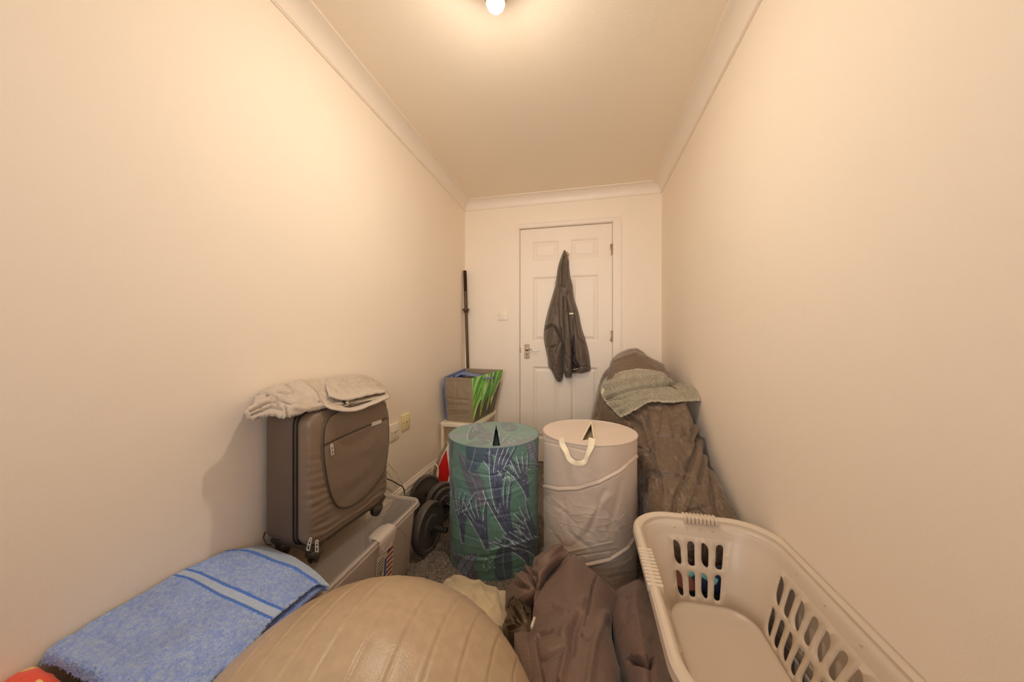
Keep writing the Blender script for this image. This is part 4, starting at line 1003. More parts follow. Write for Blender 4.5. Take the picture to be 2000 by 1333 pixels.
def teal_hamper():
    r = root('laundry_hamper', 'teal pop-up laundry hamper printed with dark feathery leaves', 'hamper', (*HC, 0), 'pop-up laundry hampers')
    def fn(th, z):
        P = np.stack([np.cos(th) * HR, np.sin(th) * HR, z], -1)
        D = (fbm(P, 9, 3) - .5) * .009 - (ridge(P * [1, 1, 1.6], 9, 12) ** 6) * .0025 + (ridge(P * [1, 1, 2], 16, 15) ** 8) * .0016
        D += .0015 * np.exp(-(spiral(th, z, .26, .06, camang - 1.0) / .006) ** 2)
        return D * np.clip((HHt - z) / .03, 0, 1) * np.clip(z / .02, .2, 1)
    ns, nt = 270, 740; G, th, z = hamper_wall(HC, HR * 1.0, HR * 1.03, HHt, ns, nt, fn)
    N_ = G.copy(); N_[..., :2] -= HC; N_[..., 2] = 0; N_ /= np.linalg.norm(N_, axis=-1, keepdims=True)
    D = creases(G, [([(925, 925), (960, 930), (990, 922)], 2, -.004), ([(960, 1075), (1000, 1065), (1050, 1050)], 3, .005), ([(940, 1090), (1000, 1080), (1055, 1072)], 3, -.004), ([(1010, 905), (1050, 910)], 3, .004), ([(930, 960), (1000, 950), (1045, 925)], 3, -.004), ([(905, 1000), (950, 985)], 3, .003), ([(960, 1010), (1010, 1000)], 3, -.003)])
    front = (((G[..., :2] - HC) @ (-HC)) > -.05); G = G + N_ * (D * front)[..., None]
    U = (th + z * 0) * HR; col = leaf_paint(U % (2 * PI * HR), z * HHt + th * 0, 6)
    V, F = closed_can(G); cols = col.reshape(-1, 3)
    fixn(mesh_ob('side', V, F, M['teal'], r, cols=cols))
    # lid: shallow sagging disc with a slit
    nr, na = 110, 420; rad = np.linspace(0, 1, nr)[:, None]; an = np.linspace(0, 2 * PI, na, endpoint=False)[None]
    R_ = HR * 1.03; X = HC[0] + R_ * rad * np.cos(an); Y = HC[1] + R_ * rad * np.sin(an)
    la = camang + PI + .03; dx, dyv = np.cos(la), np.sin(la)
    lx = (X - HC[0]) * dx + (Y - HC[1]) * dyv; ly = -(X - HC[0]) * dyv + (Y - HC[1]) * dx
    slit = np.exp(-(ly / .010) ** 2) * np.clip((.15 + lx) / .06, 0, 1) * np.clip((.20 - lx) / .06, 0, 1)
    Z_ = HHt + .002 + .012 * np.exp(-(ly / .05) ** 2) * np.clip(1 - rad, 0, 1) - .010 * (1 - rad ** 2)
    Pn = np.stack([X, Y, Z_ * 0], -1); Z_ = Z_ + (fbm(Pn, 16, 9) - .5) * .012 * (1 - rad ** 4)
    G = np.stack([X, Y, Z_], -1); col = leaf_paint(X * 1.0 + 1.2, Y - 1.3, 11) * 1.0
    col = col * .55 + np.array(A(128, 140, 132, .8)) * .45
    V = G.reshape(-1, 3); F = grid_faces(nr, na, closed=True); cen = V[F].mean(1); F = F[~in_tri(cen, [at(962, 872, z=HHt)[:2], at(969, 829, z=HHt)[:2], at(977, 872, z=HHt)[:2]])]
    used = np.unique(F); mp = np.full(len(V), -1); mp[used] = np.arange(len(used)); F = mp[F]
    mesh_ob('lid', V[used], F, M['teal'], r, cols=col.reshape(-1, 3)[used])
    # dark opening between the two halves of the lid
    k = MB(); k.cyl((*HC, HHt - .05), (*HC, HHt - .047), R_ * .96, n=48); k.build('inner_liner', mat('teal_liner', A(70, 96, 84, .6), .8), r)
    k = MB(); k.tube([(HC[0] + R_ * math.cos(a), HC[1] + R_ * math.sin(a), HHt) for a in np.linspace(0, 2 * PI, 80, endpoint=False)], .0032, 6, closed=True); k.build('rim', mat('hamper_piping', A(120, 140, 138, .7), .5), r, smooth=True)
    k = MB(); k.cyl((*HC, .0005), (*HC, .004), HR * .99, n=64); k.build('base', mat('hamper_base', A(60, 100, 88, .6), .6), r)
teal_hamper()

M['whitef'] = mat('white_polyester', A(203, 178, 158, .95), .6, bump=[(40, .0015), (300, .0003)], sheen=.2, var=(6, .02))
WC = np.array([.020, 1.590]); WR, WH = .218, .606
M['webbing'] = mat('cream_webbing', A(224, 204, 172), .7, bump=[(900, .0006)])
def white_hamper():
    r = root('laundry_hamper', 'white pop-up laundry hamper with cream webbing carry handle', 'hamper', (*WC, 0), 'pop-up laundry hampers')
    ca = math.atan2(-WC[1], -WC[0])
    def fn(th, z):
        P = np.stack([np.cos(th) * WR, np.sin(th) * WR, z], -1)
        D = (fbm(P, 7, 33) - .5) * .008
        low = np.clip((.42 - z) / .1, 0, 1)
        D += -(ridge(P * [1, 1, .8] + z[..., None] * [.5, .3, 0], 10, 37) ** 5) * .0028 * low + (ridge(P * [1, 1, 2.2], 20, 38) ** 7) * .0014 * low
        # coiled wire band
        tt = th - ca; tt = (tt + PI) % (2 * PI) - PI
        return D * np.clip((WH - z) / .03, 0, 1) * np.clip(z / .03, .2, 1)
    ns, nt = 260, 540; G, th, z = hamper_wall(WC, WR * .99, WR * .985, WH, ns, nt, fn)
    N_ = G.copy(); N_[..., :2] -= WC; N_[..., 2] = 0; N_ /= np.linalg.norm(N_, axis=-1, keepdims=True)
    front = (((G[..., :2] - WC) @ (-WC)) > -.05)
    up = [(1056, 949), (1090, 957), (1130, 955), (1170, 943), (1210, 922), (1243, 893)]; lo_ = [(1060, 1120), (1100, 1113), (1150, 1104), (1190, 1095), (1225, 1072), (1252, 1030)]
    D = creases(G, [(up, 3.2, .006), ([(x, y + 5) for x, y in up], 1.4, -.003), ([(x, y - 5) for x, y in up], 1.4, -.0025), (lo_, 3.2, .007), ([(x, y + 5) for x, y in lo_], 1.4, -.003), ([(x, y - 5) for x, y in lo_], 1.4, -.0025),
                    ([(1130, 1045), (1160, 1000), (1190, 970)], 8, .004), ([(1100, 980), (1110, 1040), (1150, 1070)], 5, -.003), ([(1180, 960), (1150, 1040)], 5, -.004), ([(1215, 940), (1190, 1040)], 6, -.003), ([(1100, 1080), (1150, 1070), (1195, 1060)], 2, .002), ([(1110, 1090), (1160, 1082), (1205, 1075)], 2, -.002), ([(1210, 1110), (1240, 1085)], 2, .002), ([(1190, 1130), (1245, 1118)], 3, -.002), ([(1060, 849 + 14), (1147, 882), (1240, 858)], 1.5, -.0018)])
    G = G + N_ * (D * front)[..., None]
    V, F = closed_can(G); fixn(mesh_ob('side', V, F, M['whitef'], r))
    R_ = WR * .985; nr, na = 110, 400; rad = np.linspace(0, 1, nr)[:, None]; an = np.linspace(0, 2 * PI, na, endpoint=False)[None]
    X = WC[0] + R_ * rad * np.cos(an); Y = WC[1] + R_ * rad * np.sin(an)
    # triangular opening in the lid
    tri = [at(1137, 861, z=WH)[:2], at(1155, 828, z=WH)[:2], at(1160, 858, z=WH)[:2]]
    def intri(x, y):
        (ax_, ay), (bx_, by_), (cx_, cy_) = tri
        d1_ = (x - bx_) * (ay - by_) - (ax_ - bx_) * (y - by_); d2 = (x - cx_) * (by_ - cy_) - (bx_ - cx_) * (y - cy_); d3 = (x - ax_) * (cy_ - ay) - (cx_ - ax_) * (y - ay)
        return ((d1_ > 0) & (d2 > 0) & (d3 > 0)) | ((d1_ < 0) & (d2 < 0) & (d3 < 0))
    Pn = np.stack([X, Y, X * 0], -1); Z_ = WH + .001 - .006 * (1 - rad ** 2) + (fbm(Pn, 9, 3) - .5) * .010 * (1 - rad ** 4) + .010 * (1 - rad) 
    G = np.stack([X, Y, Z_], -1); V = G.reshape(-1, 3); F = grid_faces(nr, na, closed=True); cen = V[F].mean(1); F = F[~intri(cen[:, 0], cen[:, 1])]
    used = np.unique(F); mp = np.full(len(V), -1); mp[used] = np.arange(len(used)); V = V[used]; F = mp[F]
    V2 = np.concatenate([V, V - [0, 0, .002]]); Fa = np.concatenate([F, F[:, ::-1] + len(V)]); mesh_ob('lid', V2, Fa, M['whitef'], r)
    k = MB(); zt_ = WH + .006
    k.tube([Vector((*tri[0], zt_)), Vector((*tri[1], zt_ + .004))], .0035, 6); k.tube([Vector((*tri[1], zt_ + .004)), Vector((*tri[2], zt_))], .0035, 6); k.build('opening_trim', M['webbing'], r, smooth=True)
    k = MB(); k.cyl((*WC, WH - .022), (*WC, WH - .020), R_ * .97, n=48); k.build('inner_liner', mat('liner_tan', A(170, 150, 120, .8), .8), r)  # tan inner fabric seen through the lid opening
    k = MB(); k.tube([(WC[0] + R_ * math.cos(a), WC[1] + R_ * math.sin(a), WH) for a in np.linspace(0, 2 * PI, 80, endpoint=False)], .0038, 6, closed=True); k.build('rim', M['whitef'], r, smooth=True)
    k = MB(); k.cyl((*WC, .0005), (*WC, .004), WR * .97, n=64); k.build('base', M['whitef'], r)
    # handle loop lying against the side
    def hp(u_, v_, off):
        rr_ = WR + off; d_ = at(u_, v_, d=1) - np.array([0, 0, CH]); a = d_[:2] @ d_[:2]; b_ = -2 * d_[:2] @ WC; c_ = WC @ WC - rr_ * rr_; disc = max(b_ * b_ - 4 * a * c_, 0); t_ = (-b_ - disc ** .5) / (2 * a); return d_ * t_ + np.array([0, 0, CH])
    pts = [hp(1096, 857, .002), hp(1098, 868, .008), hp(1106, 882, .018), hp(1112, 897, .022), hp(1122, 905, .022), hp(1132, 906, .022), hp(1142, 902, .022), hp(1147, 888, .022), hp(1154, 872, .012), hp(1157, 857, .002)]
    C_ = crom(pts, 70); nrm = np.zeros_like(C_); nrm[:, :2] = C_[:, :2] - WC; nrm /= np.linalg.norm(nrm, axis=1, keepdims=True)
    tg = np.gradient(C_, axis=0); wdv = np.cross(tg, nrm); wdv /= np.linalg.norm(wdv, axis=1, keepdims=True); tw = np.linspace(0, 1, 70); hw = .0135 - .004 * np.sin(tw * PI)
    ang = .9 * np.sin(tw * PI * 2) ** 2; wd2 = wdv * np.cos(ang)[:, None] + nrm * np.sin(ang)[:, None]
    G = np.stack([C_ - wd2 * hw[:, None], C_, C_ + wd2 * hw[:, None]], 1); G = np.transpose(crom(np.transpose(G, (1, 0, 2)), 7), (1, 0, 2)); N_ = facing(G, normals(G)); V, F = shell(G, N_, .0022); fixn(mesh_ob('carry_handle', V, F, M['webbing'], r, label='cream webbing loop handle'))
white_hamper()

# ------------------------------------------------------------------ dark cover over furniture, right rear
M['cover'] = mat('dark_cover', A(112, 88, 68, .78), .34, bump=[(22, .009), (70, .004), (500, .0003)], var=(6, .12), sheen=.2)
def dark_cover():
    # rows from the back to the front; each (Y, [(X, Z) ...]) from the left foot over the top to the right foot
    secs = [(2.62, [(.02, 0), (.05, .25), (.08, .50), (.13, .72), (.22, .86), (.33, .90), (.44, .84), (.53, .76), (.565, .5), (.57, .25), (.57, 0)]),
            (2.45, [(-.01, 0), (.02, .25), (.05, .50), (.115, .76), (.21, .92), (.32, .965), (.43, .91), (.53, .83), (.568, .5), (.572, .25), (.572, 0)]),
            (2.28, [(-.02, 0), (.01, .25), (.045, .50), (.115, .78), (.205, .925), (.335, .982), (.44, .925), (.53, .84), (.57, .55), (.573, .25), (.573, 0)]),
            (2.12, [(-.01, 0), (.01, .25), (.04, .48), (.10, .70), (.19, .85), (.32, .88), (.44, .85), (.53, .79), (.57, .55), (.573, .25), (.573, 0)]),
            (1.98, [(.15, 0), (.15, .2), (.15, .40), (.16, .58), (.22, .69), (.33, .73), (.44, .74), (.53, .745), (.57, .55), (.573, .25), (.573, 0)]),
            (1.84, [(.25, 0), (.25, .2), (.25, .38), (.255, .52), (.29, .60), (.36, .635), (.45, .665), (.535, .69), (.573, .52), (.573, .25), (.573, 0)]),
            (1.68, [(.255, 0), (.255, .18), (.255, .34), (.265, .46), (.30, .53), (.37, .555), (.45, .56), (.53, .555), (.573, .45), (.573, .22), (.573, 0)]),
            (1.50, [(.25, 0), (.25, .16), (.25, .29), (.26, .38), (.30, .45), (.37, .475), (.45, .47), (.53, .46), (.573, .38), (.573, .2), (.573, 0)]),
            (1.36, [(.245, 0), (.245, .12), (.245, .23), (.255, .32), (.295, .38), (.36, .40), (.44, .395), (.52, .385), (.57, .33), (.573, .18), (.573, 0)]),
            (1.262, [(.245, 0), (.245, .09), (.25, .18), (.262, .26), (.30, .32), (.36, .335), (.44, .34), (.52, .345), (.565, .30), (.573, .15), (.573, 0)]),
            (1.245, [(.26, 0), (.26, .05), (.27, .10), (.28, .15), (.31, .20), (.36, .21), (.44, .22), (.51, .22), (.55, .18), (.56, .08), (.56, 0)])]
    rows = [[(x, y, z) for x, z in s_] for y, s_ in secs]
    G = patch(rows, 340, 280); N_ = facing(G, normals(G))
    cs = [([(1190, 700), (1175, 760), (1165, 815)], 3, -.012), ([(1250, 685), (1300, 708), (1308, 735)], 3, -.008), ([(1200, 705), (1240, 690)], 3, .006),
          ([(1225, 815), (1248, 830), (1260, 880), (1255, 960)], 5, -.022), ([(1262, 810), (1275, 870), (1262, 930)], 4, -.014), ([(1240, 840), (1245, 900)], 4, .012),
          ([(1290, 852), (1330, 852), (1352, 838)], 2.4, -.012), ([(1245, 875), (1285, 878)], 2.2, -.008), ([(1290, 925), (1345, 929)], 2.4, -.012), ([(1330, 1005), (1385, 985)], 2.4, -.008),
          ([(1345, 790), (1362, 820), (1350, 860), (1380, 850)], 4, -.012), ([(1378, 815), (1360, 870), (1345, 912)], 5, -.022), ([(1395, 830), (1378, 890), (1365, 940)], 4, -.014), ([(1368, 830), (1352, 885)], 4, .012),
          ([(1270, 920), (1290, 930), (1280, 950)], 5, -.014), ([(1390, 850), (1392, 960), (1400, 1010)], 5, -.014), ([(1405, 860), (1415, 930), (1440, 1000)], 4, -.016), ([(1340, 930), (1318, 970), (1315, 1000)], 4, -.010), ([(1360, 940), (1342, 990)], 4, .010),
          ([(1425, 900), (1450, 960), (1470, 1020)], 3, -.014), ([(1440, 930), (1462, 990)], 3, .010), ([(1280, 885), (1300, 960)], 5, .008), ([(1310, 870), (1330, 900)], 8, .010)]
    D = creases(G, cs) * 1.25
    body = np.clip((2.05 - G[..., 1]) / .15, .22, 1)
    warp = np.stack([noise(G, 6, 51), noise(G, 6, 52), noise(G, 6, 53)], -1) * .08
    Q = G + warp
    D += body * (-(ridge(Q * [1.5, .45, .6], 11, 61) ** 5) * .011 - (ridge(Q * [1.6, .7, .9], 24, 62) ** 5) * .005 + (fbm(Q * [1.3, .8, .8], 38, 63) - .5) * .007 + (fbm(G, 6, 64) - .5) * .02)
    D *= np.clip(G[..., 2] / .05, 0, 1)
    G = G + N_ * D[..., None]; G[..., 0] = np.minimum(G[..., 0], XR - .004); G[..., 2] = np.maximum(G[..., 2], 0)
    ns, nt = G.shape[:2]; V = G.reshape(-1, 3); F = grid_faces(ns, nt).tolist(); F.append(list(range(nt))); F.append([(ns - 1) * nt + k for k in range(nt)][::-1])
    F.append([k * nt for k in range(ns)] + [k * nt + nt - 1 for k in range(ns)][::-1])
    o = fixn(mesh_ob('dust_cover', V, F, M['cover'])); tag(o, 'dark brown crumpled fabric cover draped over bulky items against the right wall', 'cover')
    # quilting seams
    for pl_ in ([(1285, 851), (1310, 853), (1338, 850), (1355, 838)], [(1290, 926), (1320, 927), (1345, 929)]):
        pass
    return G
CG = dark_cover()

# sage towel thrown over the cover: follows the cover surface
M['towel_g'] = mat('sage_towel', A(150, 134, 104, .80), .95, attr='Col', bump=[(800, .0015), (60, .0015)], sheen=.3, spec=.08)
def cover_depth(u_, v_):
    d_ = np.hypot(PJ[..., 0] - u_, (PJ[..., 1] - v_)); vis = VIS
    i = np.argsort(np.where(vis, d_, 1e9).ravel())[:6]; return float(np.min(DD.ravel()[i]))
PJ = proj(CG); DD = (CG - np.array([0, 0, CH])) @ FWD; _n = facing(CG, normals(CG)); VIS = ((np.array([0, 0, CH]) - CG) * _n).sum(-1) > 0
def sage():
    rows = [[(1184, 738), (1215, 726), (1250, 722), (1290, 727), (1308, 742), (1318, 748)],
            [(1176, 750), (1210, 742), (1250, 735), (1290, 738), (1312, 746), (1335, 749)],
            [(1171, 762), (1205, 757), (1245, 750), (1285, 748), (1320, 750), (1352, 756)],
            [(1175, 778), (1207, 775), (1240, 769), (1285, 762), (1330, 762), (1364, 770)],
            [(1188, 792), (1210, 792), (1245, 786), (1280, 775), (1325, 776), (1367, 778)],
            [(1212, 815), (1228, 808), (1246, 798), (1270, 785), (1320, 784), (1366, 781)]]
    Rr = []
    for i, q_ in enumerate(rows):
        Rr.append([at(u_, v_, d=cover_depth(min(max(u_, 1176), 1358), v_) - (.035 if i < 3 else .03)) for u_, v_ in q_])
    # smooth depths
    G0 = np.array(Rr); G0[1:-1] = .5 * G0[1:-1] + .25 * (G0[:-2] + G0[2:])
    G = patch(G0, 170, 260); N_ = facing(G, normals(G))
    D = creases(G, [([(1180, 778), (1215, 768), (1250, 757), (1310, 750)], 3.2, -.018), ([(1176, 785), (1210, 780), (1245, 768)], 3, -.010), ([(1195, 798), (1235, 785), (1262, 770)], 4, -.008), ([(1185, 755), (1240, 737), (1295, 738)], 7, .014), ([(1215, 800), (1260, 778), (1330, 768)], 6, .012), ([(1315, 752), (1345, 775)], 4, -.008), ([(1345, 755), (1362, 775)], 4, .006), ([(1205, 772), (1240, 762)], 2.5, .006)])
    D = D * 1.5 + (noise(G, 160, 3) - .5) * .005 + (noise(G, 330, 4) - .5) * .0025 + (fbm(G, 12, 6) - .5) * .016
    G = G + N_ * D[..., None]; N2 = facing(G, normals(G))
    k = noise(G, 200, 8)[..., None]; base = np.array(A(150, 136, 114, 1.0)); col = base * (.75 + .5 * k)
    e = np.ones(G.shape[:2], bool); e[4:-4, 4:-4] = False; col = np.where(e[..., None], np.array(A(172, 156, 134, 1.0)), col)
    V, F = shell(G, N2, .009); cols = np.concatenate([col.reshape(-1, 3)] * 2 + [np.tile(np.array(A(172, 156, 134, 1.0)), (len(V) - 2 * G.shape[0] * G.shape[1], 1))])
    o = fixn(mesh_ob('towel', V, F, M['towel_g'], cols=cols)); tag(o, 'grey-green terry towel thrown over the dark cover by the right wall', 'towel')
    # sewn care label
    i, j = 74, 10; p_ = Vector(G[i, j]); n_ = Vector(N2[i, j]); t_ = Vector(G[i - 12, j + 10] - G[i, j]).normalized(); b_ = n_.cross(t_).normalized(); mb = MB()
    q4 = [p_ + t_ * a_ + b_ * c_ for a_, c_ in ((-.018, -.011), (.018, -.011), (.018, .011), (-.018, .011))]
    A_ = [mb.bm.verts.new(x + n_ * .006) for x in q4]; B_ = [mb.bm.verts.new(x + n_ * .008) for x in q4]; mb.bm.faces.new(A_); mb.bm.faces.new(B_[::-1])
    for k_ in range(4): mb.bm.faces.new([A_[k_], A_[(k_ + 1) % 4], B_[(k_ + 1) % 4], B_[k_]])
    mb.build('care_label', M['webbing'], o, label='small white sewn label')
sage()

# ------------------------------------------------------------------ rain jacket on the door
M['jk'] = mat('jacket_nylon', A(112, 92, 76, .60), .48, bump=[(30, .002), (700, .0002)], var=(8, .07), sheen=.15)
M['jk2'] = mat('jacket_lining', A(60, 46, 38, .5), .6, bump=[(60, .003)])
def strip_piece(name, m, rows, parent, y_back, cs, ns=120, nt=60, na=.006, seed=0, label=None, sx=30):
    """rows: (v, uL, uR, thickness); flat against y_back, bulging towards the room"""
    Rr = []
    for v_, a_, b_, th_ in rows:
        R1 = []
        for s_ in np.linspace(0, 1, 9):
            y_ = y_back - .004 - th_ * (math.sin(PI * s_) ** .55) if 0 < s_ < 1 else y_back
            p_ = at(a_ + (b_ - a_) * s_, v_, Y=y_); R1.append(p_)
        Rr.append(R1)
    G = patch(Rr, ns, nt); N_ = facing(G, normals(G)); s_ = np.linspace(0, 1, nt)[None]
    D = creases(G, cs) + (fbm(G * [1.6, 1, .6], sx, seed) - .5) * na * 2
    G = G + N_ * (D * np.clip(np.sin(PI * s_) * 3, 0, 1))[..., None]
    B_ = G.copy(); B_[..., 1] = y_back
    V = np.concatenate([G.reshape(-1, 3), B_.reshape(-1, 3)]); o = ns * nt; F = np.concatenate([grid_faces(ns, nt), grid_faces(ns, nt, o, flip=True)]).tolist()
    for k in range(nt - 1): F.append([k, k + 1, k + 1 + o, k + o]); a = (ns - 1) * nt; F.append([a + k, a + k + 1, a + k + 1 + o, a + k + o])
    for k in range(ns - 1): F.append([k * nt, (k + 1) * nt, (k + 1) * nt + o, k * nt + o]); F.append([k * nt + nt - 1, (k + 1) * nt + nt - 1, (k + 1) * nt + nt - 1 + o, k * nt + nt - 1 + o])
    return fixn(mesh_ob(name, V, F, m, parent, label=label))
def door_jacket():
    yb = dy - .006
    r = root('jacket', 'dark hooded rain jacket hanging by its hood on the white door', 'jacket', (-.14, yb, .76))
    # right half of the body with pocket, open front
    strip_piece('body', M['jk'], [(566, 1102, 1119, .05), (585, 1100, 1122, .055), (610, 1104, 1130, .06), (640, 1106, 1136, .065), (665, 1108, 1144, .07), (690, 1112, 1150, .07), (712, 1116, 1153, .065), (724, 1118, 1153, .06), (729, 1118, 1140, .055)], r, yb,
                [([(1122, 610), (1128, 650), (1130, 662)], 1.6, -.016), ([(1119, 625), (1121, 700)], 1.6, -.012), ([(1131, 662), (1146, 680)], 1.3, -.008), ([(1134, 660), (1148, 675)], 1.3, .006), ([(1128, 666), (1130, 720)], 2, -.008), ([(1119, 716), (1153, 718)], 1.2, -.005)], 110, 70, .004, 3)
    # dark inside between the fronts
    strip_piece('lining', M['jk2'], [(655, 1110, 1126, .060), (680, 1112, 1130, .066), (700, 1112, 1132, .068), (722, 1112, 1140, .062)], r, yb, [([(1118, 690), (1128, 700)], 2, -.01), ([(1120, 705), (1126, 715)], 2, .008)], 40, 40, .008, 5, 'dark lining seen at the open front')
    # left front panel
    strip_piece('body', M['jk'], [(560, 1085, 1116, .06), (585, 1084, 1112, .07), (610, 1084, 1113, .08), (640, 1088, 1115, .09), (670, 1096, 1117, .095), (700, 1100, 1118, .095), (722, 1100, 1118, .09), (738, 1104, 1117, .08)], r, yb,
                [([(1101, 575), (1102, 650), (1099, 700)], 1.8, -.022), ([(1109, 590), (1112, 650), (1114, 730)], 1.5, .012), ([(1094, 600), (1096, 640)], 2.0, .010), ([(1106, 610), (1108, 660)], 1.2, -.012), ([(1103, 690), (1112, 700), (1108, 720)], 1.6, -.010), ([(1100, 700), (1106, 725)], 1.5, .008)], 130, 60, .004, 7)
    # sleeve on the left, creased at the elbow and gathered at the cuff
    strip_piece('sleeve', M['jk'], [(560, 1084, 1098, .05), (580, 1078, 1098, .07), (600, 1072, 1099, .085), (620, 1067, 1101, .095), (640, 1063, 1102, .10), (660, 1062, 1104, .10), (680, 1065, 1102, .10), (700, 1069, 1101, .095), (716, 1071, 1101, .09), (725, 1077, 1101, .085), (738, 1083, 1100, .075), (746, 1088, 1096, .05)], r, yb,
                [([(1064, 645), (1078, 636), (1086, 642), (1098, 662)], 1.8, -.020), ([(1065, 640), (1076, 630), (1082, 634)], 1.5, .012), ([(1064, 675), (1076, 680), (1085, 676)], 1.8, -.018), ([(1085, 640), (1096, 660), (1100, 668)], 2.0, -.014), ([(1086, 690), (1096, 666)], 1.6, -.014), ([(1082, 600), (1079, 622)], 1.8, -.014), ([(1076, 685), (1078, 700)], 1.5, -.006), ([(1082, 715), (1092, 735)], 1.3, -.008), ([(1078, 720), (1088, 738)], 1.1, -.007), ([(1087, 712), (1097, 728)], 1.1, .006), ([(1088, 600), (1092, 650)], 3, .010)], 150, 70, .005, 11)
    # hood, pinched on the hook
    strip_piece('hood', M['jk'], [(489, 1101.5, 1104, .012), (497, 1098, 1108, .03), (510, 1093, 1111, .045), (525, 1089, 1112, .055), (540, 1087, 1114, .065), (555, 1085, 1118, .07), (567, 1084.5, 1119, .068), (580, 1086, 1117, .06)], r, yb,
                [([(1102, 500), (1097, 520), (1098, 555), (1094, 562)], 1.5, -.018), ([(1104, 495), (1106, 530), (1108, 570)], 1.4, .012), ([(1109, 510), (1108, 545)], 1.3, -.012), ([(1085, 565), (1095, 564), (1099, 558)], 1.3, -.010), ([(1101, 510), (1102, 560)], 1.2, .010), ([(1112, 530), (1114, 560)], 1.5, -.008)], 120, 60, .003, 17)
    k = MB(); pts = [at(u_, v_, Y=yb - .098) for u_, v_ in ((1107, 585), (1110, 620), (1113, 660), (1114, 700), (1115, 736))]; k.tube(crom(pts, 50), .003, 6); k.build('zipper', M['piping'], r, smooth=True)
    a0 = at(1111.5, 611.5, Y=yb - .085); a1 = at(1120, 614.5, Y=yb - .075); k = MB(); k.box((a0[0], yb - .086, a1[2]), (a1[0], yb - .060, a0[2]), .001); k.build('logo_tab', M['webbing'], r, label='small white logo tab on the chest')
    k = MB(); pts = [at(u_, v_, Y=yb - .07) for u_, v_ in ((1119, 722), (1124, 722), (1130, 720))]; k.tube(pts, .002, 6); k.build('drawcord', M['webbing'], r, smooth=True)
door_jacket()

